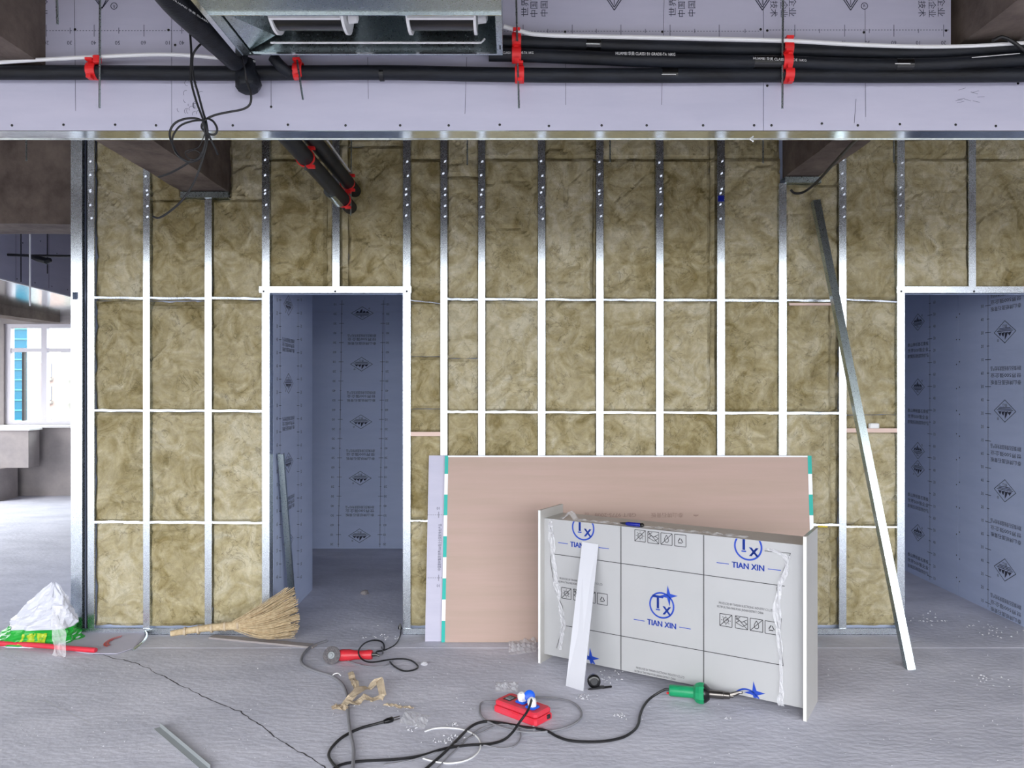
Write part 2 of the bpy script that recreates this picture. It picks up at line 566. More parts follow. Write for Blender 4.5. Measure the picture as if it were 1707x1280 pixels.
tag(MB().box((-9.3, REAR_Y - .3, 0), (-9, 6, 3.62)).box((-9.3, 6, 0), (-9, 10.6, .6)).box((-9.3, 6, 3.1), (-9, 10.6, 3.62)).box((-9.3, 10.6, 0), (-9, 11.7, 3.62)).build('wall_left', 'plaster'), 'pale side wall on the left with an unseen opening added for daylight', 'wall', kind='structure')  # opening added out of view to brighten the floor on the left
tag(MB().box((7, REAR_Y - .3, 0), (7.3, 11.7, 3.62)).build('wall_right', 'plaster'), 'plain pale side wall on the right of the site', 'wall', kind='structure')

# far window wall, seen through the gap on the left
FY = 11.5
wx0, wx1, wz0, wz1 = -7.60, -5.42, 1.06, 2.57
fw = MB().box((-9, FY, 0), (wx0, FY + .25, 3.62)).box((wx1, FY, 0), (7, FY + .25, 3.62)).box((wx0, FY, 0), (wx1, FY + .25, wz0)).box((wx0, FY, wz1), (wx1, FY + .25, 3.62))
tag(fw.build('wall_far', 'concrete_light'), 'grey concrete wall around the distant window at the left', 'wall', kind='structure')
win = thing('window_1', 'white framed window in the far wall, bright daylight outside', 'window', (wx0, FY, wz0), kind='structure')
fr = MB().box((wx0, FY + .04, wz0), (wx0 + .075, FY + .12, wz1)).box((wx1 - .07, FY + .04, wz0), (wx1, FY + .12, wz1)).box((wx0 + .075, FY + .04, wz1 - .06), (wx1 - .07, FY + .12, wz1)).box((wx0 + .075, FY + .04, wz0), (wx1 - .07, FY + .12, wz0 + .06))
fr.build('window_frame', 'frame', win)
for x in (-7.07, -6.52, -5.97):
    MB().box((x, FY + .045, wz0 + .06), (x + .085, FY + .115, wz1 - .06)).build('mullion', 'frame', win)
MB().box((wx0 + .07, FY + .05, 2.15), (wx1 - .07, FY + .11, 2.21)).build('transom', 'frame', win)
MB().box((-7.36, FY + .05, wz0 + .06), (-7.325, FY + .11, 2.15)).build('sash_stile', 'dark', win)
for a, b in ((wx0 + .07, -7.07), (-6.985, -6.52), (-6.435, -5.97), (-5.885, wx1 - .07)):
    MB().box((a, FY + .075, wz0 + .05), (b, FY + .081, 2.16)).build('pane', 'glass', win)
    MB().box((a, FY + .075, 2.20), (b, FY + .081, wz1 - .05)).build('pane', 'glass', win)
MB().box((wx0 - .05, FY - .12, wz0 - .035), (wx1 + .05, FY + .04, wz0)).build('window_sill', 'plaster', win)
cs = thing('pipe_casing', 'grey boxed casing with a low step below the far window', 'casing', (-8, 11.2, 0))
MB().box((-8.6, 11.1, 0.46), (-6.98, 11.36, 1.0)).build('casing_box', 'concrete_light', cs)
MB().box((-8.6, 10.95, 0), (-7.3, 11.36, 0.46)).build('casing_step', 'concrete_light', cs)
MB().box((-8.6, 11.06, 1.0), (-6.94, 11.37, 1.025)).build('casing_top', 'plaster', cs)

# buildings outside
tb = thing('teal_building', 'teal tiled building outside the far window', 'building', (-17, 25, -6))
MB().prism([(-22, 25, -6), (-15.76, 25, -6), (-22.0, 33.5, -6), (-29, 33.5, -6)][::-1], (0, 0, 20)).build('facade', 'tealtile', tb)
jl = MB()
for k in range(60):
    jl.box((-22, 24.97, -5.8 + k * .33), (-15.76, 25, -5.76 + k * .33))
jl.build('facade_joint', 'tealdark', tb, stuff=True)
pb = thing('pink_apartment_building', 'pale pink and cream apartment block far outside the window', 'building', (-34, 60, -8))
MB().box((-37.2, 60, -8), (-35.2, 70, 3.3)).build('pink_wall', 'pinkwall', pb)
MB().box((-35.2, 60, -8), (-30, 70, 4.3)).build('cream_wall', 'creamwall', pb)
for xx in (-36.6, -34.4, -33.2):
    for zz in (-4.8, -2.2, 0.4, 2.2):
        w_ = MB().box((xx, 59.9, zz), (xx + .7, 60, zz + 1.1)).build('building_window', 'palewin', pb)
        MB().box((xx - .1, 59.7, zz - .25), (xx + .8, 60, zz - .05)).build('balcony_ledge', 'creamwall', w_)

# concrete beams
BL = (-2.21, -1.90, 2.96)
BR = (1.83, 2.05, 3.06)
def rough_beam(name, a, b, label):
    m = MB(); x0, y0, z0 = a; x1, y1, z1 = b
    L = (x1 - x0) if (x1 - x0) > (y1 - y0) else (y1 - y0)
    n = int(L / .12); along_x = (x1 - x0) > (y1 - y0)
    cross = [(0, 0), (1, 0), (1, 1), (0, 1)]
    vs = []; fs = []
    for i in range(n + 1):
        t = i / n
        for k, (c, z) in enumerate(cross):
            jx = noise.noise(Vector((t * L * 3, k * 3.7, 1.1))) * .008; jz = noise.noise(Vector((t * L * 3, k * 3.7, 9.1))) * .008
            zz = z0 + jz if z == 0 else z1
            if along_x: vs.append((x0 + (x1 - x0) * t, (y0 + jx) if c == 0 else (y1 + jx), zz))
            else: vs.append(((x0 + jx) if c == 0 else (x1 + jx), y0 + (y1 - y0) * t, zz))
    for i in range(n):
        for k in range(4):
            j = (k + 1) % 4
            fs.append((i * 4 + k, i * 4 + j, i * 4 + 4 + j, i * 4 + 4 + k))
    fs.append((3, 2, 1, 0)); fs.append(tuple(n * 4 + k for k in range(4)))
    m.add(vs, fs)
    return tag(m.build(name, 'concrete'), label, 'beam', kind='structure')
rough_beam('concrete_beam', (BL[0], REAR_Y, BL[2]), (BL[1], WY + .2, 3.62), 'rough concrete ceiling beam left of the air unit, running into the insulated wall')
rough_beam('concrete_beam', (BR[0], REAR_Y, BR[2]), (BR[1], WY + .2, 3.62), 'rough concrete ceiling beam above the leaning steel stud')
rough_beam('concrete_beam', (-9, 5.42, 2.80), (-2.90, 5.8, 3.62), 'wide dark concrete cross beam over the opening left of the stud wall')

# ------------------------------------------------------------------ the stud partition
px2x = lambda px: (px - CX) / FPX * WY
py2z = lambda py: H - (py - CY) / FPX * WY
D1 = (px2x(446), px2x(672)); D2 = (px2x(1508), px2x(1508) + 0.92)
DZ = 2.275
bb = MB()
for a, b, z0, z1 in ((-2.93, D1[0], 0, 3.62), (D1[1], D2[0], 0, 3.62), (D2[1], 6.98, 0, 3.62), (D1[0], D1[1], DZ, 3.62), (D2[0], D2[1], DZ, 3.62)):
    bb.box((a, WY + .078, z0), (b, WY + .09, z1))
wall = bb.build('wall_back', 'blueboard')
tag(wall, 'steel stud partition filled with yellow rock wool, with two door openings', 'wall', kind='structure')
wall['_o'] = (0, 0, 0)

def cstud(x, z0, z1, w=.05, d=.075, flip=1):
    t = .0022
    h = w / 2
    prof = [(-h, 0), (h, 0), (h, d), (h - .008, d), (h - .008, d - t), (h - t, d - t), (h - t, t), (-h + t, t), (-h + t, .012), (-h, .012)]
    pts = [(x + flip * p[0], WY + p[1], z0) for p in prof]
    if flip > 0:
        pts = pts[::-1]
    return MB().prism(pts, (0, 0, z1 - z0))
STUDS = [(152, 40), (244, 44), (347, 46), (443, 50), (560, 48), (678, 50), (740, 46), (803, 46), (903, 48), (1000, 48), (1100, 48), (1202, 50), (1305, 50), (1405, 48), (1502, 50), (1621, 48), (1738, 50), (1838, 48)]
for i, (px, w) in enumerate(STUDS):
    x = px2x(px); z0, z1 = .02, 3.60
    if px in (560, 1621): z0 = 2.30
    if px == 347: z1 = BL[2] - .05
    if px == 1305: z1 = BR[2] - .05
    s = cstud(x, z0, z1, w / 1000, flip=1 if i % 2 else -1).build('stud', 'galv', wall)
    if px not in (347, 560, 1305, 1621, 1738, 1838):
        tb_ = MB()
        for py in (268, 291, 314, 321, 342, 361):
            z = py2z(py + random.uniform(-3, 3)); dx = random.choice((-.004, .004, .008))
            tb_.add([(x + dx - .007, WY - .0003, z), (x + dx + .007, WY - .0003, z + .006), (x + dx + .007, WY - .0045, z + .004), (x + dx - .007, WY - .0045, z - .001),
                     (x + dx - .007, WY - .0003, z - .013), (x + dx + .007, WY - .0003, z - .008)], [(0, 1, 2, 3), (3, 2, 5, 4)])
        tb_.build('punched_tab', 'galv', s, stuff=True)
    if px == 1202:
        MB().box((x - .02, WY - .002, py2z(336)), (x + .02, WY - .0004, py2z(326))).build('blue_mark', 'navy', s)
# end stud with a punched hole
ex0, ex1 = px2x(118), px2x(137)
es = MB()
hz0, hz1 = py2z(499), py2z(487); hx0, hx1 = px2x(121), px2x(130)
es.box((ex0, WY, 0), (ex1, WY + .003, hz0)).box((ex0, WY, hz1), (ex1, WY + .003, 3.62)).box((ex0, WY, hz0), (hx0, WY + .003, hz1)).box((hx1, WY, hz0), (ex1, WY + .003, hz1))
es.box((ex0, WY + .003, 0), (ex0 + .003, WY + .075, 3.62)).box((ex1 - .003, WY + .003, 0), (ex1, WY + .03, 3.62))
es.build('end_stud', 'galv', wall)
MB().box((ex1, WY + .05, 0), (px2x(148), WY + .056, 3.62)).build('gap_shade_strip', 'dark', wall)  # dark strip standing in for the shade inside the gap
MB().box((px2x(143), WY + .02, .0), (px2x(145), WY + .05, 3.62)).build('gap_flange', 'galv', wall)
# tracks
def track(x0, x1, z, name='floor_track', up=True):
    m = MB().box((x0, WY - .004, z), (x1, WY + .08, z + .002)).box((x0, WY - .004, z), (x1, WY - .001, z + .04)).box((x0, WY + .079, z), (x1, WY + .0805, z + .04))
    return m.build(name, 'galv', wall)
track(px2x(137), D1[0], .0); track(D1[1], D2[0], .0); track(D2[1], 6.9, .0)
for d, sp in ((D1, .055), (D2, .055)):
    h = MB().box((d[0] - sp, WY - .005, DZ + .002), (d[1] + sp, WY - .002, DZ + .045)).box((d[0] - sp, WY - .011, DZ + .018), (d[1] + sp, WY - .005, DZ + .024)).box((d[0], WY - .002, DZ + .002), (d[1], WY + .076, DZ + .005))
    hd = h.build('door_header', 'galv', wall)
    sc = MB()
    for x in (d[0] - .025, (d[0] + d[1]) / 2, d[1] + .025):
        sc.lathe((x, WY - .005, DZ + .012), (0, -1, 0), [(0, .007), (.003, .006), (.004, .001)], 8)
    sc.build('screw', 'dark', hd, stuff=True)
for (a, b, z) in ((BL[0] + 0.0, BL[1] + .01, BL[2]), (BR[0] - .01, BR[1] + .01, BR[2])):
    MB().box((a, WY - .006, z - .012), (b, WY + .08, z - .009)).box((a, WY - .006, z - .045), (b, WY - .003, z - .012)).box((a, WY - .012, z - .05), (b, WY + .08, z - .045)).build('beam_track', 'galv_soft', wall)

# insulation batts
def batt(x0, x1, z0, z1, depth_off=0.0):
    n_u, n_v = max(2, int((x1 - x0) / .021)), max(2, int((z1 - z0) / .021))
    sd = random.uniform(0, 90)
    m = MB()
    tilt_u, tilt_v = random.uniform(-.006, .006), random.uniform(-.007, .007)
    def fn(u, v):
        x, z = x0 + (x1 - x0) * u, z0 + (z1 - z0) * v
        e = min(u * (x1 - x0), (1 - u) * (x1 - x0), v * (z1 - z0), (1 - v) * (z1 - z0))
        q = Vector((x * 5.5, sd, z * 5.5))
        b = noise.noise(q) * .009 + noise.noise(q * 3.1) * .007 + noise.noise(q * 8) * .005
        cr = abs(noise.noise(Vector((x * 3 + sd, z * 3.4, sd * .3))))
        if cr < .05: b -= .016 * (1 - cr / .05)
        edge = max(0, 1 - e / .022) ** 1.6 * (.020 + .014 * noise.noise(Vector((x * 9, z * 9, sd))))
        y = WY + .019 + depth_off - b + edge + tilt_u * (u - .5) + tilt_v * (v - .5)
        jx = noise.noise(Vector((z * 14, sd, 3))) * .004 * (1 if u in (0, 1) else 0)
        jz = noise.noise(Vector((x * 14, sd, 7))) * .004 * (1 if v in (0, 1) else 0)
        return Vector((x + jx, max(y, WY + .0035), z + jz))
    rag(m, None, None, None, (n_u, n_v), fn)
    m.v = list(m.v)
    k = len(m.v)
    # returns to the back so that joints are deep
    W = n_u + 1
    rim = [i for i in range(W)] + [j * W + n_u for j in range(1, n_v + 1)] + [n_v * W + i for i in range(n_u - 1, -1, -1)] + [j * W for j in range(n_v - 1, 0, -1)]
    back = []
    for i in rim:
        p = m.v[i]; m.v.append((p[0], WY + .07, p[2])); back.append(len(m.v) - 1)
    for i in range(len(rim)):
        j = (i + 1) % len(rim)
        m.f.append((rim[j], rim[i], back[i], back[j]))
    return m.build('insulation_batt', 'wool', wall, smooth=False)

def subtract(r, hole):
    x0, x1, z0, z1 = r; a, b, c, d = hole
    if a >= x1 or b <= x0 or c >= z1 or d <= z0: return [r]
    out = []
    if z0 < c: out.append((x0, x1, z0, c))
    zz0, zz1 = max(z0, c), min(z1, d)
    if x0 < a: out.append((x0, a, zz0, zz1))
    if b < x1: out.append((b, x1, zz0, zz1))
    if z1 > d: out.append((x0, x1, d, z1))
    return out
ROD = [py2z(500), py2z(687), py2z(872)]
ROWS = [.045, ROD[2], ROD[1], ROD[0], py2z(262), 3.60]
SPLIT = {(443, 560): 543, (560, 678): 578, (1100, 1202): 1186, (1305, 1405): 1389, (903, 1000): 989}
for i in range(len(STUDS) - 1):
    a, b = STUDS[i][0], STUDS[i + 1][0]
    over = (a in (443, 560, 1502, 1621))
    if a == 1838: break
    rows = list(ROWS)
    if over: rows = [DZ + .03, py2z(262 if a != 560 else 240), 3.60]
    elif a == 678: rows = [.045, py2z(868), py2z(722), py2z(682), py2z(594), py2z(505), py2z(263), 3.6]
    elif a == 740: rows = [.045, ROD[2], ROD[1], py2z(597), ROD[0], py2z(292), 3.6]
    elif a == 1405: rows = [.045, py2z(876), py2z(718), py2z(692), ROD[0], 3.6]
    elif a == 1305: rows = [.045, py2z(878), ROD[1], ROD[0], 3.6]
    elif a in (152, 347): rows = [.045, ROD[2], ROD[1], ROD[0], 3.6]
    for k in range(len(rows) - 1):
        xs_ = [px2x(a) + .008, px2x(b) - .008]
        if (a, b) in SPLIT and (over or k in ((2, 3, 4) if a == 1100 else (3,) if a == 903 else (0, 1, 2))):
            xs_.insert(1, px2x(SPLIT[(a, b)]))
        for q in range(len(xs_) - 1):
            rects = [(xs_[q] + .001, xs_[q + 1] - .001, rows[k] + .002, rows[k + 1] - .002)]
            for hole in ((BL[0], BL[1], BL[2] - .052, 4), (BR[0], BR[1], BR[2] - .052, 4)):
                rects = [s for r in rects for s in subtract(r, hole)]
            for r in rects:
                if r[1] - r[0] > .02 and r[3] - r[2] > .02:
                    off = random.uniform(0, .008) + (.012 if len(xs_) == 3 and q == 1 and a != 443 else 0)
                    if a == 244 and k == 2: r = (r[0], r[1], r[2], r[3] - .035)
                    batt(r[0], r[1], r[2], r[3], off)
# bare slot above one sagging batt
batt(px2x(244) + .008, px2x(347) - .008, ROD[0] - .045, ROD[0] - .002, .035)

# horizontal carrying channels between the studs
def bay_rod(a, b, pya, pyb, r=.0075, m='galv', name='carrying_channel'):
    tl = .0 if 600 < pya < 800 else (-.0012 if pya < 600 else .001)
    xa, xb = px2x(a) + .02, px2x(b) - .02
    pts = []
    for k in range(7):
        t = k / 6
        pts.append((xa + (xb - xa) * t, WY + .004 + r + random.uniform(0, .003), py2z(pya + (pyb - pya) * t) + random.uniform(-.002, .002)))
    mb = MB(); ex_ = []
    for x, y, z in pts:
        h_ = r * random.uniform(.75, 1.1)
        ex_ += [(x, WY + .003 - tl, z - h_), (x, WY + .003 + tl, z + h_), (x, WY + .03, z + h_), (x, WY + .03, z - h_)]
    fs = []
    for i in range(6):
        fs += [(i * 4 + k, i * 4 + 4 + k, i * 4 + 4 + (k + 1) % 4, i * 4 + (k + 1) % 4)[::-1] for k in range(4)]
    return mb.add(ex_, fs).build(name, m, wall)
for i in range(len(STUDS) - 1):
    a, b = STUDS[i][0], STUDS[i + 1][0]
    if a in (443, 560, 1502, 1621): continue
    if a > 1700: bay_rod(a, b, 502, 502)
    sl = (a - 152) / 1300 * 5
    if a == 678:
        bay_rod(a, b, 500, 506, .003); bay_rod(a, b, 868, 868, .005)
        MB().box((px2x(a) + .02, WY + .002, py2z(727)), (px2x(b) - .02, WY + .02, py2z(720))).build('board_offcut', 'pinkstrip', wall)
        continue
    if a == 1405:
        bay_rod(a, b, 499, 503, .005); bay_rod(a, b, 878, 879, .005)
        MB().box((px2x(a) + .02, WY + .002, py2z(721)), (px2x(b) - .02, WY + .02, py2z(714))).build('board_offcut', 'pinkstrip', wall)
        MB().cbox((px2x(1456), WY - .008, py2z(714)), X_, Y_, Z_, (-.035, -.01, 0), (.035, .015, .035), .008).build('plaster_lump', 'white', wall)
        continue
    bay_rod(a, b, 496 + sl, 497 + sl); bay_rod(a, b, 684 + sl, 684.5 + sl)
    bay_rod(a, b, 870 + sl, 871 + sl)
yt = MB().tube([(px2x(1364), WY + .010, py2z(877)), (px2x(1380), WY + .010, py2z(877.5))], .0095, 8)
yt.build('yellow_tape', 'yellow', wall)
MB().box((px2x(1316), WY + .001, py2z(509)), (px2x(1390), WY + .012, py2z(505))).build('board_offcut', 'pinkstrip', wall)

# ------------------------------------------------------------------ room behind the partition
BKY = 7.8
def board_wall(name, label, mb, m='blueboard'):
    return tag(mb.build(name, m), label, 'wall', kind='structure')
rb = thing('wall_inner_back', 'grey blue gypsum board wall with printed diamonds at the end of the first doorway', 'wall', kind='structure')
for k in range(7):
    x0 = 3.52 - .012 - 1.2 * (k + 1)
    if x0 < -3.0: break
    MB().box((x0 + .001, BKY, 0), (x0 + 1.199, BKY + .012, 2.4)).build('gypsum_board', 'blueboard', rb)
    MB().box((x0 + .001, BKY, 2.402), (x0 + 1.199, BKY + .012, 3.62)).build('gypsum_board', 'blueboard', rb)
pr = MB()
S2 = FPX / BKY
q2 = lambda px, py: P(px, py, BKY - .0008)
for px in (567, 636):
    pr.line(q2(px + 3, 500), q2(px - 3, 912), -Y_, .004)
    for k in range(27):
        y = 507 + k * 16
        if y > 908: break
        xx = px + 3 - 6 * (y - 500) / 412
        big = k % 2 == 0
        pr.line(q2(xx - (4 if big else 1.5), y), q2(xx + (4 if big else 1.5), y), -Y_, .004)
        text(pr, str(10 + (k * 10) % 60), q2(xx + (-11 if px < 600 else 8), y), -X_, -Z_, .032)
emblem(pr, q2(604, 522), X_, Z_, .23, .135)
for py in (607, 703, 797, 893):
    emblem(pr, q2(604 - (py - 500) * .012, py), -X_, -Z_, .23, .145)
for py in (565, 660, 757, 851):
    c = 604 - (py - 500) * .012
    for dy, s in ((-6, '建材集团石膏板国家免检产品'), (0, '世界500强企业'), (7, '泰山牌纸面石膏板')):
        text(pr, s, q2(c, py + dy), -X_, -Z_, .03 if dy else .034, .29)
pr.build('printing', 'ink', rb, stuff=True)

LX = -1.62
lw = thing('wall_inner_left', 'narrow grey blue board wall just inside the first doorway', 'wall', kind='structure')
LEND = 6.24
MB().box((LX - .1, WY + .092, 0), (LX, LEND, 3.62)).build('gypsum_board', 'blueboard', lw)
pr = MB()
def ql(px, py):
    Y = (LX + .0008) / ((px - CX) / FPX)
    return Vector((LX + .0008, Y, H - (py - CY) / FPX * Y))
for px in (467, 497):
    pr.line(ql(px, 495), ql(px, 960), X_, .004)
    for k in range(22):
        y = 500 + k * 22
        pr.line(ql(px - 2, y), ql(px + 2, y), X_, .004)
        text(pr, str(10 + (k * 10) % 60), ql(px + (-5 if px < 480 else 5), y), Y_, Z_, .035)
for py in (509, 639, 771, 902):
    emblem(pr, ql(481, py), -Y_, -Z_, .24, .15)
for py in (575, 705, 838):
    for dy, s in ((-8, '建材集团石膏板国家免检产品'), (0, '世界500强企业'), (8, '泰山牌纸面石膏板')):
        text(pr, s, ql(481, py + dy), -Y_, -Z_, .032, .3)
pr.build('printing', 'ink', lw, stuff=True)

RX = 3.52
rw = thing('wall_inner_right', 'grey blue board wall with diamond marks inside the second doorway', 'wall', kind='structure')
seam = (RX) / ((1597 - CX) / FPX)
for k in range(-1, 2):
    y0 = seam + 1.2 * k
    a, b = max(y0, WY + .092), min(y0 + 1.2, BKY)
    if b - a > .05:
        MB().box((RX, a + .0015, 0), (RX + .012, b - .0015, 3.62)).build('gypsum_board', 'blueboard', rw)
MB().box((RX + .012, WY + .092, 0), (RX + .03, BKY, 3.62)).build('joint_backing', 'plaster', rw)
pr = MB()
def qr(px, py):
    Y = (RX - .0008) / ((px - CX) / FPX)
    return Vector((RX - .0008, Y, H - (py - CY) / FPX * Y))
def colz(Y, z):
    return Vector((RX - .0008, Y, z))
for px in (1550, 1647):
    Yc = qr(px, 600).y
    pr.line(colz(Yc, .02), colz(Yc, 2.6), -X_, .004)
    for k in range(26):
        z = .05 + k * .1
        L = .035 if k % 2 == 0 else .015
        pr.line(colz(Yc - L, z), colz(Yc + L, z), -X_, .004)
        text(pr, str(10 + (k * 10) % 60), colz(Yc + (-.07 if px < 1600 else .07), z), -Y_, Z_, .035)
for py in (537, 645, 751, 781, 888):
    emblem(pr, qr(1530, py), -Y_, Z_, .22, .15) if py != 781 else emblem(pr, qr(1530, py), Y_, -Z_, .22, .15)
for py in (553, 685, 818, 950):
    emblem(pr, qr(1675, py), Y_, -Z_, .25, .165)
for pxc, pys in ((1530, (584, 695, 838, 940)), (1676, (500, 625, 757, 885, 1013))):
    for py in pys:
        sg = 1 if pxc == 1530 else -1
        c = qr(pxc, py)
        for dz, s in ((.05, '泰山牌纸面石膏板'), (0, '世界500强企业'), (-.05, '建材集团石膏板国家免检产品')):
            text(pr, s, c + Z_ * dz * sg, -Y_ * sg, Z_ * sg, .035, .34)
pr.build('printing', 'ink', rw, stuff=True)
sc = MB()
for k in range(14):
    for dy in (-.02, .02):
        sc.lathe((RX, seam + dy, .12 + k * .19 + random.uniform(-.02, .02)), (-1, 0, 0), [(0, .006), (.001, .005)], 6)
sc.build('screw', 'dark', rw, stuff=True)
board_wall('wall_corridor', 'board wall closing the passage behind the first doorway', MB().box((-2.98, WY + .3, 0), (-2.9, BKY, 3.62)))

# stud leaning inside the first doorway
def lean_channel(a, b, w, d, side, t=.002):
    """C channel from a to b; open side away from the viewer"""
    a, b = Vector(a), Vector(b)
    ax = (b - a).normalized(); s = Vector(side); s = (s - ax * s.dot(ax)).normalized(); n = ax.cross(s)
    if n.y > 0: n = -n
    h = w / 2
    prof = [(-h, 0), (h, 0), (h, -d), (h - .007, -d), (h - .007, -d + t), (h - t, -d + t), (h - t, -t), (-h + t, -t), (-h + t, -d + t), (-h + .007, -d + t), (-h + .007, -d), (-h, -d)]
    pts = [a + s * p[0] + n * p[1] for p in prof]
    if (s.cross(-n)).dot(ax) > 0: pts = pts[::-1]
    return MB().prism(pts, b - a)
o = lean_channel((-1.555, 5.46, .003), (-1.585, 5.26, 1.19), .04, .03, X_).build('metal_stud', 'galv_soft')
tag(o, 'short galvanised stud leaning inside the first doorway against the blue board', 'stud')

# ------------------------------------------------------------------ the gypsum bulkhead across the ceiling
BY = 3.13
bz = lambda py: H - (py - CY) / FPX * BY
bxx = lambda px: (px - CX) / FPX * BY
bk = thing('trim_1', 'long white gypsum bulkhead with black screw heads across the ceiling', 'bulkhead', kind='structure')
zb = bz(217.5)
XL, XR = -4.2, 4.2
def bpoly(pts, name='gypsum_board'):
    return MB().prism([(p[0], BY, p[1]) for p in pts], (0, .012, 0)).build(name, 'board', bk)
sL, sR = bxx(286), bxx(1272.5)
bpoly([(XL, zb), (sL - .001, zb), (sL - .001, 3.6), (BL[1] - .02, 3.6), (BL[1] - .02, BL[2] - .04), (XL, BL[2] - .04)])
bpoly([(sL + .001, zb), (sR - .001, zb), (sR - .001, 3.6), (sL + .001, 3.6)])
bpoly([(sR + .001, zb), (XR, zb), (XR, BR[2] - .04), (bxx(1585), BR[2] - .04), (bxx(1585), 3.6), (sR + .001, 3.6)])
MB().box((XL, BY + .012, zb + .003), (XR, BY + .095, zb + .33)).build('bulkhead_core', 'deck', bk)
MB().box((XL, BY + .0, zb - .003), (XR, BY + .102, zb)).box((XL, BY + .099, zb), (XR, BY + .102, zb + .03)).box((XL, BY + .098, zb - .006), (XR, BY + .104, zb - .003)).build('edge_channel', 'galv_shine', bk)
fl = MB()
for a, b in (((1115, 231), (1170, 229)), ((1236, 229), (1256, 236)), ((212, 229), (242, 230))):
    A, B = P(*a, BY + .1), P(*b, BY + .1)
    fl.tube([A, (A + B) / 2 + Vector((0, 0, .006)), B], [.003, .004, .001], 5, smooth=3)
fl.build('tape_scrap', 'white', bk, stuff=True)
sc = MB()
for px, py in [(20, 209), (106, 208), (192, 208), (260, 209), (388, 209), (452, 178), (480, 208), (576, 209), (667, 209), (748, 209), (833, 208), (915, 210), (1003, 209), (1078, 209), (1172, 209), (1257, 209), (1286, 209), (1370, 206), (1430, 209), (1500, 207), (1593, 208), (1660, 210), (1279, 143), (1697, 139), (942, 53), (1104, 53), (1268, 49), (1279, 51), (1440, 54), (1577, 51), (67, 48), (125, 49), (281, 50), (292, 75), (613, 131)]:
    sc.lathe((bxx(px), BY, bz(py)), (0, -1, 0), [(0, .0055), (.0012, .005), (.002, .0015)], 8)
sc.build('screw', 'tape', bk, stuff=True)
pr = MB()
PB = lambda px, py: P(px, py, BY - .0008)
for px0, px1, py in ((62, 400, 51), (840, 1268, 52), (1278, 1584, 50)):
    n = int((px1 - px0) / 5)
    for k in range(n):
        a = px0 + (px1 - px0) * k / n
        pr.line(PB(a, py), PB(a + 2.6, py), -Y_, .0022)
for k, px in enumerate((77, 117, 157, 198, 240, 303, 345, 872, 954, 1035, 1117, 1199, 1325, 1408, 1490, 1573)):
    h = 10 if k < 7 and k % 2 == 0 or k >= 7 else 5
    pr.line(PB(px, 51 - h), PB(px, 51 + h), -Y_, .0022)
for px in (913, 994, 1076, 1158, 1242, 1366, 1449, 1531):
    pr.line(PB(px, 48), PB(px, 55), -Y_, .0022)
for px, s in ((77, '20'), (116, '30'), (156, '40'), (196, '50'), (239, '60'), (280, '10'), (303, '40'), (343, '30'), (1407, '40'), (1446, '50'), (1490, '60'), (1531, '10'), (1573, '20')):
    text(pr, s, PB(px, 71), -X_, -Z_, .022)
for px in (1024, 1271, 1418):
    for k in (0, 4):
        pr.line(PB(px - 14 + k, -4), PB(px, 17 - k * 1.2), -Y_, .004); pr.line(PB(px + 14 - k, -4), PB(px, 17 - k * 1.2), -Y_, .004)
    pr.line(PB(px, -4), PB(px, 8), -Y_, .003)
for k in (0, 4):
    pr.line(PB(158 + k, -2), PB(170, 14), -Y_, .004); pr.line(PB(182 - k, -2), PB(170, 14), -Y_, .004)
for px in (190, 1441):
    ring(pr, PB(px, 10), X_, Z_, .0145, .003, 16); text(pr, 'R', PB(px, 10), -X_ if px < 500 else X_, -Z_ if px < 500 else Z_, .018)
for px, s in ((876, '世界500强企业'), (891, '中国百强企业'), (908, '中国建材集团成员'), (1122, '世界500强企业'), (1137, '中国百强企业'), (1154, '中国建材集团成员')):
    pr_s = len(s)
    text(pr, s, PB(px, 31 - 7.2 * pr_s), Z_, -X_, .033, .0165 * 2 * pr_s)
for px, s in ((1289, '中国驰名商标技术'), (1306, '中国百强企业'), (1320, '世界500强企业'), (1536, '中国驰名商标技术'), (1553, '中国百强企业'), (1568, '世界500强企业'), (60, '中国百强企业'), (72, '世界500强企业')):
    text(pr, s, PB(px, 31 - 7.2 * len(s)), -Z_, X_, .033, .033 * len(s))
pr.clip((0, 0, 3.59), (0, 0, 1))
pr.build('printing', 'ink', bk, stuff=True)
pl = MB()
for a, b in (((124, 0), (126, 185)), ((452, 90), (452, 180)), ((613, 95), (614, 165)), ((778, 95), (775, 190)), ((943, 55), (943, 175)), ((1107, 0), (1103, 175)), ((1442, 15), (1443, 195)), ((1427, 165), (1424, 205)), ((286, 15), (286, 90))):
    pl.line(PB(*a), PB(*b), -Y_, .0016)
for k in range(16):
    x, y = random.uniform(298, 345), random.uniform(138, 195)
    ring(pl, PB(x, y), X_, Z_, .012, .0014, 5, random.uniform(0, 3), random.uniform(3.5, 5))
for k in range(9):
    x, y = 1600 + random.uniform(-8, 30), 160 + random.uniform(-10, 15)
    pl.line(PB(x, y), PB(x + 12, y + random.uniform(-4, 4)), -Y_, .0012)
pl.build('pencil_line', 'ink', bk, stuff=True)

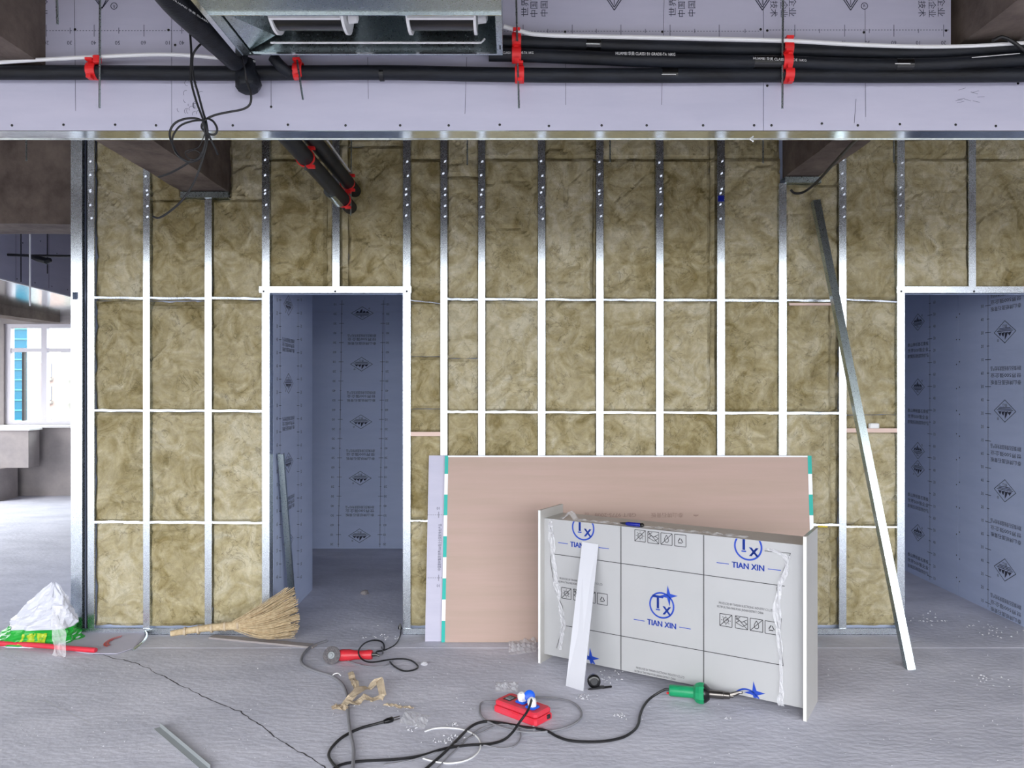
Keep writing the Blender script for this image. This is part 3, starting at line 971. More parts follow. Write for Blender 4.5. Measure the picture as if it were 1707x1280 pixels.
# ------------------------------------------------------------------ pipes, hangers, conduits on the bulkhead
PY_ = BY - .038
def pipe_thing(name, label, cat, pts, r, m, depth=PY_, extra=None, n=14, sm=5):
    t = thing(name, label, cat, P(pts[len(pts) // 2][0], pts[len(pts) // 2][1], depth))
    MB().tube([P(x, y, depth if len(q) == 0 else q[0]) for x, y, *q in pts], r, n, smooth=sm).build('pipe_lagging', m, t, smooth=True)
    return t
lp = pipe_thing('insulated_pipe', 'lowest black insulated pipe running the whole length of the white bulkhead', 'pipe',
                [(-120, 121), (0, 121), (150, 121), (300, 122), (430, 122), (640, 121), (863, 125), (1100, 126), (1310, 125), (1500, 126), (1830, 124)], .0285, 'black')
for a, b in ((633, 640), (1102, 1128)):
    MB().tube([P(a, 123 if a < 700 else 125, PY_), P(b, 123 if a < 700 else 125, PY_)], .0295, 14).build('black_tape_wrap', 'tape', lp, smooth=True)
tw = MB()
tw.line(P(1103, 124, PY_ - .0302), P(1127, 124, PY_ - .0302), -Y_, .003)
tw.build('tape_lettering', 'whitecable', lp)
ee = MB().lathe(P(412, 118, PY_ - .02), (0.15, -.25, -1), [(-.04, .034), (0, .036), (.03, .046), (.062, .05), (.085, .04), (.092, .018)], 14)
ee.v = [tuple(Vector(p) + Vector((noise.noise(Vector(p) * 40), noise.noise(Vector(p) * 40 + Vector((5, 0, 0))), 0)) * .01) for p in ee.v]
ee.build('capped_branch', 'black', lp, smooth=True)
MB().tube([P(455, 95, PY_ - .05), P(468, 110, PY_ - .045), P(482, 122, PY_ - .02)], .022, 10, smooth=4).build('bent_branch', 'black', lp, smooth=True)
up = pipe_thing('insulated_pipe', 'topmost black insulated pipe, just under the white conduit right of the air unit', 'pipe',
                [(815, 70), (865, 71), (950, 73), (1100, 79), (1310, 84), (1450, 88), (1550, 88), (1640, 83), (1830, 70)], .027, 'black')
MB().tube([P(977, 74.3, PY_), P(1001, 75.2, PY_)], .028, 14).build('black_tape_wrap', 'tape', up, smooth=True)
MB().line(P(977, 73, PY_ - .0287), P(1000, 73.4, PY_ - .0287), -Y_, .0035).build('tape_lettering', 'whitecable', up)
mp_ = pipe_thing('insulated_pipe', 'middle black insulated pipe with white printed lettering right of the air unit', 'pipe',
                 [(815, 91), (865, 92), (950, 95), (1100, 101), (1250, 104), (1310, 104), (1450, 109), (1550, 108), (1640, 103), (1830, 93)], .0265, 'black', PY_ - .02)
MB().tube([P(1255, 103.6, PY_ - .02), P(1300, 104, PY_ - .02)], .028, 14).build('black_tape_wrap', 'tape', mp_, smooth=True)
MB().tube([P(1491, 109, PY_ - .02), P(1519, 109, PY_ - .02)], .028, 14).build('black_tape_wrap', 'tape', mp_, smooth=True)
lt = MB()
text(lt, 'HUAMEI 华美 CLASS1 B1 GRADE-TA 16KG', P(1076, 90, PY_ - .048), Vector((1, 0, -.02)), Z_, .017, .235)
text(lt, 'CLASS1 B1 GRADE-TA 16KG', P(864, 88, PY_ - .048), X_, Z_, .014, .12)
text(lt, 'HUAMEI 华美 CLASS1 GRADE 16KG', P(1300, 99, PY_ - .0495), Vector((1, 0, -.04)), Z_, .014, .21)
lt.line(P(1492, 106, PY_ - .0495), P(1518, 106, PY_ - .0495), -Y_, .004)
lt.line(P(1620, 96, PY_ - .048), P(1700, 89, PY_ - .048), -Y_, .003)
lt.build('pipe_lettering', 'whitecable', mp_, stuff=True)
tag(MB().tube([P(x, y, BY - .06) for x, y in [(-120, 112), (0, 104), (60, 100), (155, 95), (250, 91), (310, 92), (360, 96), (402, 99), (425, 104)]], .0078, 8, smooth=5).build('white_conduit', 'white', smooth=True),
    'thin white drain tube sagging over the black pipe left of the air unit', 'conduit')
tag(MB().tube([P(x, y, BY - .062) for x, y in [(840, 44), (868, 52), (900, 58), (1000, 61), (1150, 64), (1310, 68), (1420, 74), (1530, 78), (1620, 77), (1707, 72), (1830, 66)]], .0085, 8, smooth=5).build('white_conduit', 'white', smooth=True),
    'thin white drain tube lying on the black pipes right of the air unit', 'conduit')

def clip(parent, px, py, r, Y=PY_, tilt=0):
    c = P(px, py, Y)
    ax = Vector((1, 0, tilt)).normalized()
    m = MB()
    n = 18
    up_ = Vector((0, -1, 0)); w = Vector((0, 0, 1))
    hw = .018
    for rr in (r + .0035,):
        vs, fs = [], []
        for s in (-hw, hw):
            for q in (r + .0012, r + .0055):
                for k in range(n):
                    a = 2 * math.pi * k / n
                    vs.append(c + ax * s + (up_ * math.cos(a) + w * math.sin(a)) * q)
        for k in range(n):
            j = (k + 1) % n
            fs += [(k, j, n + j, n + k), (2 * n + j, 2 * n + k, 3 * n + k, 3 * n + j), (n + k, n + j, 3 * n + j, 3 * n + k), (j, k, 2 * n + k, 2 * n + j)]
        m.add(vs, fs)
    m.obox(c, ax, Y_, Z_, (-.014, -r - .012, r + .002), (.014, -r + .02, r + .012))
    m.obox(c, ax, Y_, Z_, (-.008, -r - .014, -r - .012), (.01, -r + .014, -r + .001))
    return m.build('red_clip', 'red', parent, smooth=True)
HANG = [(166, (168, -60), (166, 180), [(156, 119, .0285, -.03)], 'red clip on a threaded rod holding the black pipe at the far left', None),
        (497, (494, 92), (505, 166), [(498, 119, .0285, .05)], 'red clip with a short slanted rod just below the air unit', None),
        (863, (856, -60), (865, 180), [(861, 69, .027, 0), (861, 92, .0268, 0), (866, 124.5, .0285, 0)], 'three red clips on the threaded rod at the right end of the air unit', None),
        (1310, (1306, -60), (1304, 181), [(1312, 82, .027, 0), (1311, 103, .0268, 0), (1313, 125, .0285, 0)], 'three red clips on the rod farther along the pipes to the right', None)]
for px, a, b, clips, lab, _ in HANG:
    A, B = P(*a, PY_ - .036), P(*b, PY_ - .036)
    if a[1] < 0: A.z = 3.62
    t = thing('pipe_hanger', lab, 'pipe hanger', B, 'red clip pipe hangers')
    MB().tube([A, B], .0042, 6).build('threaded_rod', 'galv_soft', t)
    for cpx, cpy, r, ti in clips:
        clip(t, cpx, cpy, r, PY_ - .02 if abs(r - .0268) < 1e-6 else PY_, ti)
        if px == 166:
            MB().cbox(P(162, 98, PY_ - .03), X_, Y_, Z_, (-.014, -.012, -.018), (.014, .012, .012), .004).build('clip_tab', 'red', t)
for px, py0, py1, lab, Yd in ((96, 0, 40, 'short bare threaded rod hanging before the printed board at the far left', BY - .1),
                              (44, 232, 268, 'bare threaded rod stub in front of the dark cross beam at the left', 4.2),
                              (779, 232, 275, 'bare threaded rod stub between the studs right of the first door', 4.4),
                              (1017, 232, 270, 'bare threaded rod stub just right of the middle of the wall', 4.4),
                              (1272, 232, 272, 'bare threaded rod stub left of the right concrete beam', 4.4),
                              (1490, 232, 271, 'bare threaded rod stub right of the right concrete beam', 4.4)):
    A, B = P(px, py0, Yd), P(px, py1, Yd); A.z = 3.62
    if px == 96: A.x += -.012
    tag(MB().tube([A, B], .0045, 6).build('threaded_rod', 'galv_soft'), lab, 'rod', 'bare ceiling rods')

# pipes behind the bulkhead running into the stud wall
bp1 = thing('insulated_pipe', 'upper dark pipe running back into the wool above the first door', 'pipe', (-1.06, 4.4, 2.96))
MB().tube([(-1.075, BY + .2, 2.985), (-1.06, 4.3, 2.975), (-1.055, WY + .06, 2.965)], .042, 14).build('pipe_lagging', 'black', bp1, smooth=True)
MB().tube([(-1.02, BY + .2, 3.025), (-1.03, WY - .25, 3.02)], .006, 6).build('copper_line', 'whitecable', bp1, smooth=True)
bp2 = thing('insulated_pipe', 'lower dark pipe with a torn silver end entering the wool above the first door', 'pipe', (-1.08, 4.4, 2.86))
MB().tube([(-1.115, BY + .2, 2.90), (-1.10, 4.3, 2.875), (-1.085, WY + .06, 2.855)], .045, 14).build('pipe_lagging', 'black', bp2, smooth=True)
MB().tube([(-1.112, 4.72, 2.858), (-1.107, 4.95, 2.853)], .0455, 14).build('silver_tape', 'galv_soft', bp2, smooth=True)
t = thing('pipe_hanger', 'red clips on a thin rod where the dark pipes enter the wool', 'pipe hanger', (-1.05, 5.05, 2.8), 'red clip pipe hangers')
MB().tube([(-1.035, 4.98, 3.62), (-1.045, 4.98, 2.76)], .0045, 6).build('threaded_rod', 'galv_soft', t)
def ring_y(parent, c, r):
    m = MB(); n = 16
    for k in range(n):
        a0, a1 = 2 * math.pi * k / n, 2 * math.pi * (k + 1) / n
        d0, d1 = Vector((math.cos(a0), 0, math.sin(a0))), Vector((math.cos(a1), 0, math.sin(a1)))
        c_ = Vector(c); e = Vector((0, .02, 0))
        m.add([c_ + d0 * r, c_ + d1 * r, c_ + d1 * r + e, c_ + d0 * r + e, c_ + d0 * (r + .005), c_ + d1 * (r + .005), c_ + d1 * (r + .005) + e, c_ + d0 * (r + .005) + e],
              [(4, 5, 6, 7), (0, 4, 5, 1)[::-1], (3, 2, 6, 7), (0, 3, 2, 1)])
    m.box((c[0] + r * .3, c[1] - .004, c[2] - r - .012), (c[0] + r + .006, c[1] + .02, c[2] - r + .004)).box((c[0] + r * .3, c[1] - .004, c[2] + r - .004), (c[0] + r + .006, c[1] + .02, c[2] + r + .012))
    m.build('red_clip', 'red', parent)
ring_y(t, (-1.062, 4.95, 2.967), .043); ring_y(t, (-1.09, 4.95, 2.858), .046)
t = thing('pipe_hanger', 'red clip on a V of wire below the bulkhead, left of the first door stud', 'pipe hanger', (-1.13, 4.0, 2.8), 'red clip pipe hangers')
q0, q1 = P(509, 284, 4.1), P(507, 262, 4.1)
MB().tube([(q1.x + .005, q1.y, 3.62), q0], .004, 6).build('threaded_rod', 'galv_soft', t)
MB().tube([P(472, 228, 4.1), P(498, 258, 4.1)], .004, 6).build('tie_wire', 'galv_soft', t)
ring_y(t, (-1.105, 4.1, 2.88), .046)

# fat hose to the air unit
fh = thing('insulated_duct', 'thick black insulated hose slanting down beside the air unit', 'duct', P(330, 40, 2.7))
MB().tube([P(235, -70, 2.45), P(290, 0, 2.62), P(340, 48, 2.82), P(395, 98, 3.02)], .05, 16, smooth=5).build('pipe_lagging', 'black', fh, smooth=True)
lt = MB()
dv = (P(345, 34, 2.7) - P(296, 2, 2.58)).normalized()
text(lt, 'HUAMEI 华美 CLASS1', P(319, 19, 2.585), dv, dv.cross(Y_) * -1 if dv.cross(Y_).z < 0 else dv.cross(Y_), .02, .15)
lt.build('pipe_lettering', 'whitecable', fh, stuff=True)

# ------------------------------------------------------------------ ceiling fan coil unit
UY0, UY1, UZ = 2.36, 2.95, H + (640 - 92) / FPX * 2.95
UX0, UX1 = P(405, 92, UY1).x, P(838, 92, UY1).x
ac = thing('fan_coil_unit', 'galvanised ceiling air unit with two blower drums, open from below', 'air unit', ((UX0 + UX1) / 2, (UY0 + UY1) / 2, UZ))
OX0, OX1, OY0, OY1 = UX0 + .035, UX1 - .022, 2.625, 2.925
t_ = .004
MB().box((UX0, UY0, UZ), (UX1, OY0, UZ + t_)).build('front_plate', 'galv_soft', ac)
MB().box((UX0, OY0, UZ), (OX0, UY1, UZ + t_)).box((OX1, OY0, UZ), (UX1, UY1, UZ + t_)).box((OX0, OY1, UZ), (OX1, UY1, UZ + t_)).build('opening_rim', 'galv_soft', ac)
MB().box((UX0, UY0, UZ + t_), (UX0 + t_, UY1, UZ + .24)).box((UX1 - t_, UY0, UZ + t_), (UX1, UY1, UZ + .24)).box((UX0, UY1 - t_, UZ + t_), (UX1, UY1, UZ + .24)).box((UX0, UY0, UZ + t_), (UX1, UY0 + t_, UZ + .24)).box((UX0, UY0, UZ + .24), (UX1, UY1, UZ + .244)).build('casing', 'galv_soft', ac)
MB().tube([(OX0 + .08, OY1 - .004, UZ + .035), (OX1 - .06, OY1 - .004, UZ + .035), (OX1 - .045, OY1 - .004, UZ + .05)], .004, 6).build('wire_bead', 'white', ac)
MB().box((OX0, OY1, UZ - .006), (OX1, OY1 + .003, UZ)).box((UX0, OY0 - .01, UZ - .007), (UX1, OY0 - .006, UZ)).build('rim_lip', 'galv_shine', ac)
MB().add([(OX0 + .003, OY0, UZ + .01), (OX0 + .003, OY1, UZ + .01), (OX0 + .10, OY1 - .01, UZ + .06), (OX0 + .06, OY0, UZ + .2)], [(0, 1, 2, 3)]).build('side_baffle', 'galv_soft', ac)
MB().box((UX1 - .012, OY1 - .06, UZ - .002), (UX1 - .006, OY1 - .03, UZ + .001)).build('slot', 'dark', ac)
for a, b in ((460, 583), (682, 797)):
    c0 = P(a, 0, 2.80).x; c1 = P(b, 0, 2.80).x
    cy, cz, R = 2.775, UZ + .135, .118
    bl = MB().lathe((c0 + .008, cy, cz), X_, [(0, R - .006), (c1 - c0 - .016, R - .006)], 28).build('blower_drum', 'tape', ac, smooth=True)
    for x in (c0, c1 - .014):
        m = MB(); n = 32
        m.lathe((x, cy, cz), X_, [(0, R + .008), (.010, R + .008)], n)
        m.build('blower_end_ring', 'white', bl, smooth=True)
    MB().box((c0 + .01, cy - .10, UZ + .012), (c1 - .01, cy - .085, UZ + .05)).build('scroll_lip', 'white', bl)
    MB().lathe((c1, cy + .01, cz - .07), X_, [(0, .022), (.03, .018), (.035, .008)], 10).build('blower_bracket', 'white', bl, smooth=True)
sc = MB()
for px in (505, 668, 780):
    p = P(px, 14, 2.52)
    sc.lathe((p.x, 2.5, UZ), (0, 0, -1), [(0, .006), (.003, .004)], 8)
sc.build('screw', 'chrome', ac, stuff=True)
MB().box((UX0 - .02, UY0, UZ - .004), (UX0, UY1, UZ)).box((UX0 - .02, UY0, UZ), (UX0 - .017, UY1, UZ + .03)).build('side_flange', 'galv_shine', ac)
for x in (UX0 + .05, UX1 - .05):
    for y in (UY0 + .08, UY1 - .08):
        MB().tube([(x, y, UZ + .244), (x, y, 3.62)], .005, 6).build('hanging_rod', 'galv_soft', ac)

# black cables hanging in a loose coil
cb = thing('black_cable', 'loose coil of thin black cable hanging in front of the bulkhead', 'cable', P(335, 205, 2.9))
def cab_strand(name, pts, r, Y=2.93, m='cable'):
    MB().tube([P(x, y, Y + (q[0] if q else 0)) for x, y, *q in pts], r, 7, smooth=6).build(name, m, cb, smooth=True)
cab_strand('cable_strand', [(308, -70), (312, 0), (316, 45), (319, 90), (318, 130), (326, 165), (337, 195), (345, 215), (343, 235), (335, 258), (318, 270), (300, 262), (287, 240), (283, 222), (290, 207), (305, 199), (325, 197), (342, 203)], .0042)
cab_strand('cable_strand', [(346, 65, .03), (330, 78), (321, 95), (322, 125), (330, 155), (338, 185), (344, 205, -.01), (346, 230, -.01), (340, 258, -.01), (325, 300), (305, 332), (282, 353), (265, 363), (255, 361)], .0042)
cab_strand('cable_strand', [(402, 94, .05), (408, 115), (411, 135), (418, 155), (417, 173), (405, 182), (380, 187), (358, 192), (342, 200, -.012), (336, 212, -.012), (345, 222, -.012), (358, 224, -.012), (362, 215, -.012), (356, 203, -.012), (346, 197, -.012)], .0042)
cab_strand('cable_strand', [(340, 200, -.02), (320, 202, -.01), (300, 210), (288, 228), (289, 246), (300, 262, -.01), (318, 270, -.01), (335, 262, -.01), (343, 240, -.01), (341, 215, -.015), (338, 205, -.02)], .0038)
cab_strand('cable_strand', [(338, 198, -.02), (343, 212, -.02), (350, 230, -.015), (358, 246, -.01), (363, 258, -.01)], .0042)
cab_strand('cable_strand', [(322, 266, -.01), (300, 280), (280, 290), (264, 295)], .0042)
cab_strand('thin_wire', [(312, 255), (325, 250), (335, 258), (325, 266), (312, 262), (310, 252), (330, 246), (338, 232), (342, 220)], .0018, 2.9)
o = MB().tube([P(x, y, Yd) for x, y, Yd in [(1436, 225, 3.4), (1415, 245, 3.8), (1385, 278, 4.4), (1360, 305, 4.9), (1340, 320, 5.08), (1325, 322, 5.09), (1318, 316, 5.09)]], .008, 8, smooth=5).build('black_cable', 'cable', smooth=True)
tag(o, 'black cable running along under the right concrete beam to its end', 'cable')
o = MB().tube([P(x, y, BY - .09) for x, y in [(1655, 68), (1668, 62), (1682, 66), (1700, 78), (1720, 95)]], .007, 8, smooth=5).build('black_cable', 'cable', smooth=True)
tag(o, 'short black cable arching over the pipes at the far right', 'cable')

# ------------------------------------------------------------------ area seen through the gap on the left
sb = thing('trim_2', 'white boarded bulkhead with a shiny metal soffit above the far window', 'bulkhead', kind='structure')
SBX = -5.42; SZ = 2.77
MB().prism([(SBX - .012, 5.85, SZ + .085), (SBX - .012, FY, SZ - .085), (SBX - .012, FY, 3.62), (SBX - .012, 5.85, 3.62)], (.012, 0, 0)).build('gypsum_board', 'board', sb)
MB().prism([(-6.75, 5.85, SZ + .085), (-6.75, FY, SZ - .085), (-6.75, FY, SZ - .081), (-6.75, 5.85, SZ + .089)], (1.33, 0, 0)).build('soffit_sheet', 'galv_shine', sb)
MB().prism([(SBX - .03, 5.85, SZ + .079), (SBX - .03, FY, SZ - .091), (SBX - .03, FY, SZ - .080), (SBX - .03, 5.85, SZ + .09)], (.032, 0, 0)).build('edge_channel', 'white', sb)
sc = MB()
for k in range(16):
    sc.lathe((SBX, 6.5 + k * .32, SZ + .05), X_, [(0, .008), (.002, .006)], 6)
    sc.lathe((SBX, 6.6 + k * .32, SZ + .5 + .05 * math.sin(k * 3)), X_, [(0, .008), (.002, .006)], 6)
sc.build('screw', 'tape', sb, stuff=True)
ln = MB()
for k in range(8):
    ln.line((SBX + .0008, 7.2 + k * .6, SZ + .02), (SBX + .0008, 7.2 + k * .6, 3.6), X_, .006)
ln.build('pencil_line', 'ink', sb, stuff=True)
rough_beam('concrete_beam', (-7.1, 6.4, 2.585), (-6.75, FY - .02, 3.62), 'grey concrete beam running to the far window at the left')
for px, y0, y1, Yd, lab in ((50, 385, 510, 7.4, 'pale hanging rod in front of the far bulkhead at the left'), (35, 390, 470, 8.4, 'thin dark rod left of the pale rod before the far bulkhead'), (79, 390, 456, 8.2, 'thin dark rod right of the pale rod before the far bulkhead')):
    A, B = P(px, y0, Yd), P(px, y1, Yd); A.z = 3.62
    tag(MB().tube([A, B], .009 if px == 50 else .006, 6).build('threaded_rod', 'white' if px == 50 else 'dark'), lab, 'rod')
ct = thing('cable_tray', 'dark cable run with a thick wrapped bend under the cross beam', 'cable tray', P(60, 428, 8.2))
MB().tube([P(-60, 422, 8.4), P(50, 426, 8.2), P(118, 427, 8.2)], .014, 8).build('tray_rail', 'dark', ct)
MB().tube([P(50, 427, 8.1), P(62, 431, 8.0), P(78, 435, 7.9), P(85, 433, 7.9)], [.02, .032, .034, .02], 8).build('wrapped_bend', 'black', ct, smooth=True)

# ------------------------------------------------------------------ leaning plasterboards
def board_on_wall(name, label, xl_b, xl_t, yb, yt, L, h, th, m):
    """yb: front face at the floor; yt: front face at the top"""
    ez = Vector((xl_t - xl_b, yt - yb, 0)); ez.z = math.sqrt(max(h * h - ez.length_squared, .01))
    ez.normalize()
    ex = Vector((1, 0, 0)); n = ex.cross(ez).normalized()       # towards the viewer
    o = Vector((xl_b, yb, 0.002))
    t = thing(name, label, 'plasterboard', o, 'leaning plasterboards')
    MB().obox(o, ex, -n, ez, (0, 0, 0), (L, th, h)).build('board_core', m, t)
    return t, o, ex, ez, n
A_Y0, A_YT = 4.967, 5.092
tA, oA, exA, ezA, nA = board_on_wall('plasterboard', 'long tan plasterboard lying on its side against the wool wall', F(736, 1071).x, F(736, 1071).x + .012, A_Y0, A_YT, 2.425, 1.2, .012, 'tan')
tw_ = MB()
def onA(u, v, d=.0012): return oA + exA * u + ezA * v + nA * d
for k in range(9):
    v0, v1 = k * .135, k * .135 + .135
    for u0, u1 in ((-.001, .022), (2.400, 2.426)):
        tgt = MB() if k % 2 == 0 else tw_
        u0b = u0
        tgt.quad(onA(u0b, v0), onA(u1, v0), onA(u1, v1 if v1 < 1.2 else 1.2), onA(u0b, v1 if v1 < 1.2 else 1.2))
        if k % 2 == 0: tgt.build('edge_tape', 'teal', tA)
tw_.quad(onA(.02, 1.19, .0014), onA(2.4, 1.19, .0014), onA(2.4, 1.2, .0014), onA(.02, 1.2, .0014))
tw_.build('white_edge_paper', 'white', tA)
def ray_plane(px, py, o, n):
    d = Vector(((px - CX) / FPX, 1, -(py - CY) / FPX)); c = Vector((0, 0, H))
    k = (o - c).dot(n) / d.dot(n)
    return c + d * k
pr = MB()
text(pr, 'GB/T 9775-2008', ray_plane(1026, 858, oA, nA) + nA * .0012, -exA, -ezA, .034, .27)
text(pr, '泰山牌石膏板', ray_plane(1112, 858, oA, nA) + nA * .0012, -exA, -ezA, .034, .21)
text(pr, '回', ray_plane(978, 857, oA, nA) + nA * .0012, -exA, -ezA, .028)
cpt = ray_plane(1160, 858, oA, nA) + nA * .0012
for k in (-1, 0, 1):
    pr.poly([cpt + exA * (k * .011 - .008) - ezA * 0, cpt + exA * (k * .011 + .008), cpt + exA * k * .011 - ezA * (.014 if k == 0 else .009)][::-1])
pr.build('printing', 'faintink', tA, stuff=True)
tB, oB, exB, ezB, nB = board_on_wall('plasterboard', 'pale lavender plasterboard showing left of and behind the tan board', F(708, 1071).x, F(708, 1071).x + .012, A_Y0 + .016, A_YT + .016, 2.4, 1.2, .012, 'board')
pr = MB()
for py in (858, 963):
    a, b = ray_plane(713, py, oB, nB) + nB * .0008, ray_plane(741, py, oB, nB) + nB * .0008
    for k in range(9):
        pr.line(a + (b - a) * (k / 9), a + (b - a) * ((k + .5) / 9), nB, .003)
    m_ = (a + b) / 2 + (b - a) * .15
    pr.line(m_ - ezB * .02, m_ + ezB * .02, nB, .003)
for py, s in ((847, '10'), (976, '10')):
    text(pr, s, ray_plane(731, py, oB, nB) + nB * .0008, -exB, -ezB, .025)
text(pr, '中国建材集团世界500强企业国家免检产品', ray_plane(733.5, 912, oB, nB) + nB * .0008, ezB, -exB, .024, .3)
pr.build('printing', 'ink', tB, stuff=True)

# ------------------------------------------------------------------ carcass wrapped in printed film
cO = F(897, 1105); cE = (F(1345, 1203) - cO); CL = cE.length; cE.normalize()
cN = Vector((-cE.y, cE.x, 0))            # away from the viewer
CH, CD, ct_ = .915, .285, .018
REC = .045; PZ0, PZ1 = .045, .862
cabn = thing('cabinet_carcass', 'cream cabinet carcass wrapped in printed film standing before the tan board', 'cabinet', cO)
for u0 in (0, CL - ct_):
    sp = MB().obox(cO, cE, cN, Z_, (u0, 0, 0), (u0 + ct_, CD, CH)).build('side_panel', 'panel', cabn)
    MB().obox(cO, cE, cN, Z_, (u0 + .002, -.0012, .002), (u0 + ct_ - .004, 0, CH - .002)).build('edge_banding', 'white', sp)
MB().obox(cO, cE, cN, Z_, (ct_, REC + .012, PZ1 - .018), (CL - ct_, CD - .005, PZ1)).build('top_panel', 'panel', cabn)
MB().obox(cO, cE, cN, Z_, (ct_, REC + .012, PZ0), (CL - ct_, CD - .005, PZ0 + .018)).build('bottom_panel', 'panel', cabn)
MB().obox(cO, cE, cN, Z_, (ct_, CD - .012, PZ0 + .018), (CL - ct_, CD - .005, PZ1 - .018)).build('rear_panel', 'panel', cabn)
fp = MB().obox(cO, cE, cN, Z_, (ct_, REC, PZ0), (CL - ct_, REC + .012, PZ1)).build('front_panel', 'film', cabn)
fo = cO + cN * (REC - .0009)
def fpt(px, py): return ray_plane(px, py, fo, -cN)
blue, blk = MB(), MB()
fn_ = -cN
for a, b in (((1035, 876), (1035, 1116)), ((1173, 884), (1173, 1160))):
    p, q = fpt(*a), fpt(*b)
    u = ((p + q) / 2 - fo).dot(cE)
    blk.line(fo + cE * u + Z_ * (PZ0 - 0), fo + cE * u + Z_ * (PZ1 + 0), fn_, .005)
for a, b in (((921, 923), (1308, 977)), ((938, 1042), (1305, 1109))):
    blk.line(fpt(*a), fpt(*b), fn_, .004)
def film_logo(px, py, clipz=None, star=True):
    c = fpt(px, py); s = 1.0
    b, k = MB(), MB()
    ring(b, c, cE, Z_, .073, .009, 36)
    text(b, 'T', c + cE * -.022 + Z_ * .012, cE, Z_, .105, .062); text(b, 'x', c + cE * .030 - Z_ * .018, cE, Z_, .10, .048)
    b.line(c + cE * -.052 + Z_ * .043, c + cE * .008 + Z_ * .043, fn_, .008)
    b.quad(c + cE * -.034 - Z_ * .03, c + cE * -.010 - Z_ * .03, c + cE * -.010 - Z_ * .023, c + cE * -.034 - Z_ * .023)
    if star: film_star(b, c + cE * .04 + Z_ * .058, .048)
    text(b, 'TIAN XIN', c - Z_ * .105, cE, Z_, .044, .165)
    for ox in (-.0016, .0016):
        text(b, 'TIAN XIN', c - Z_ * (.105 + ox * .3) + cE * ox, cE, Z_, .044, .165)
        text(b, 'T', c + cE * (-.022 + ox) + Z_ * .012, cE, Z_, .105, .062); text(b, 'x', c + cE * (.030 + ox) - Z_ * .018, cE, Z_, .10, .048)
    b.line(c + cE * -.165 - Z_ * .103, c + cE * -.10 - Z_ * .103, fn_, .004)
    b.line(c + cE * .10 - Z_ * .103, c + cE * .165 - Z_ * .103, fn_, .004)
    b.clip(fo + Z_ * (PZ1 - .001), Z_); b.clip(fo + Z_ * (PZ0 + .001), -Z_)
    blue.add(b.v, b.f)
def film_star(b, c, r):
    pts = []
    for k in range(8):
        a = math.pi / 4 * k + .12
        rr = r * (1.1 if k % 2 == 0 else .30)
        pts.append(c + cE * math.cos(a) * rr + Z_ * math.sin(a) * rr * 1.1)
    for k in range(8):
        b.add([c, pts[k], pts[(k + 1) % 8]], [(0, 1, 2)])
film_logo(1103, 1009); film_logo(972, 880, star=False); film_logo(1247, 911, star=False)
for px, py in ((985, 1097), (1258, 1155)):
    b = MB(); film_star(b, fpt(px, py), .05)
    c = fpt(px, py) - cE * .04 - Z_ * .058
    ring(b, c, cE, Z_, .073, .009, 36)
    b.clip(fo + Z_ * (PZ0 + .001), -Z_); blue.add(b.v, b.f)
def icon(px, py, kind):
    c = fpt(px, py); s = .032; w = .0035
    q = lambda x, y: c + cE * (x * s) + Z_ * (y * s)
    for a, b in (((-1, -1), (1, -1)), ((1, -1), (1, 1)), ((1, 1), (-1, 1)), ((-1, 1), (-1, -1))):
        blk.line(q(*a), q(*b), fn_, w)
    if kind == 0:
        ring(blk, c, cE, Z_, s * .5, w, 16); text(blk, 'UV', c, cE, Z_, .017); blk.line(q(-.95, -.95), q(.95, .95), fn_, w)
        for k in range(8):
            a = k * math.pi / 4
            blk.line(q(.6 * math.cos(a), .6 * math.sin(a)), q(.78 * math.cos(a), .78 * math.sin(a)), fn_, w)
    elif kind == 1:
        for a, b in (((-.9, .5), (.1, .1)), ((.1, .1), (.9, .6)), ((-.9, .5), (-.2, .85)), ((-.9, -.1), (.2, -.6)), ((.2, -.6), (.9, -.1)), ((-.9, -.1), (-.3, .3)), ((-.95, .95), (.95, -.95)), ((.3, .3), (.9, -.1))):
            blk.line(q(*a), q(*b), fn_, w)
    elif kind == 2:
        ring(blk, c - Z_ * s * .2, cE, Z_, s * .42, w, 14, math.pi * .85, math.pi * 2.15)
        blk.line(q(-.38, -.02), q(0, .7), fn_, w); blk.line(q(.38, -.02), q(0, .7), fn_, w); blk.line(q(-.95, -.95), q(.95, .95), fn_, w)
    else:
        for a, b in (((-.5, -.4), (0, .5)), ((0, .5), (.5, -.4)), ((.5, -.4), (-.5, -.4))):
            blk.line(q(a[0] * .8 + b[0] * .2, a[1] * .8 + b[1] * .2), q(b[0] * .9 + a[0] * .1, b[1] * .9 + a[1] * .1), fn_, w * 1.4)
for base in (((1067, 893), (1089, 896), (1111, 898.5), (1134, 901)), ((1210, 1034), (1236, 1038), (1261, 1042), (1286, 1046.5)), ((944, 989), (964, 992), (984, 995), (1004, 998.5))):
    for k, (px, py) in enumerate(base): icon(px, py, k)
for px, py in ((1243, 1014.5), (968, 972), (1100, 1124)):
    c = fpt(px, py); dz = Vector((0, 0, 1))
    text(blk, 'PRODUCED BY TIANXIN ELECTRONIC INDUSTRY CO.,LTD', c + dz * .010, cE, Z_, .017, .28)
    text(blk, 'NO.789 LN, TING FANG ROAD, JINSHAN DISTRICT, CHINA', c - dz * .010 - cE * .03, cE, Z_, .017, .24)
blk.clip(fo + Z_ * (PZ1 - .001), Z_); blk.clip(fo + Z_ * (PZ0 + .001), -Z_)
blue.build('blue_printing', 'filmblue', fp, stuff=True); blk.build('black_printing', 'filmblack', fp, stuff=True)
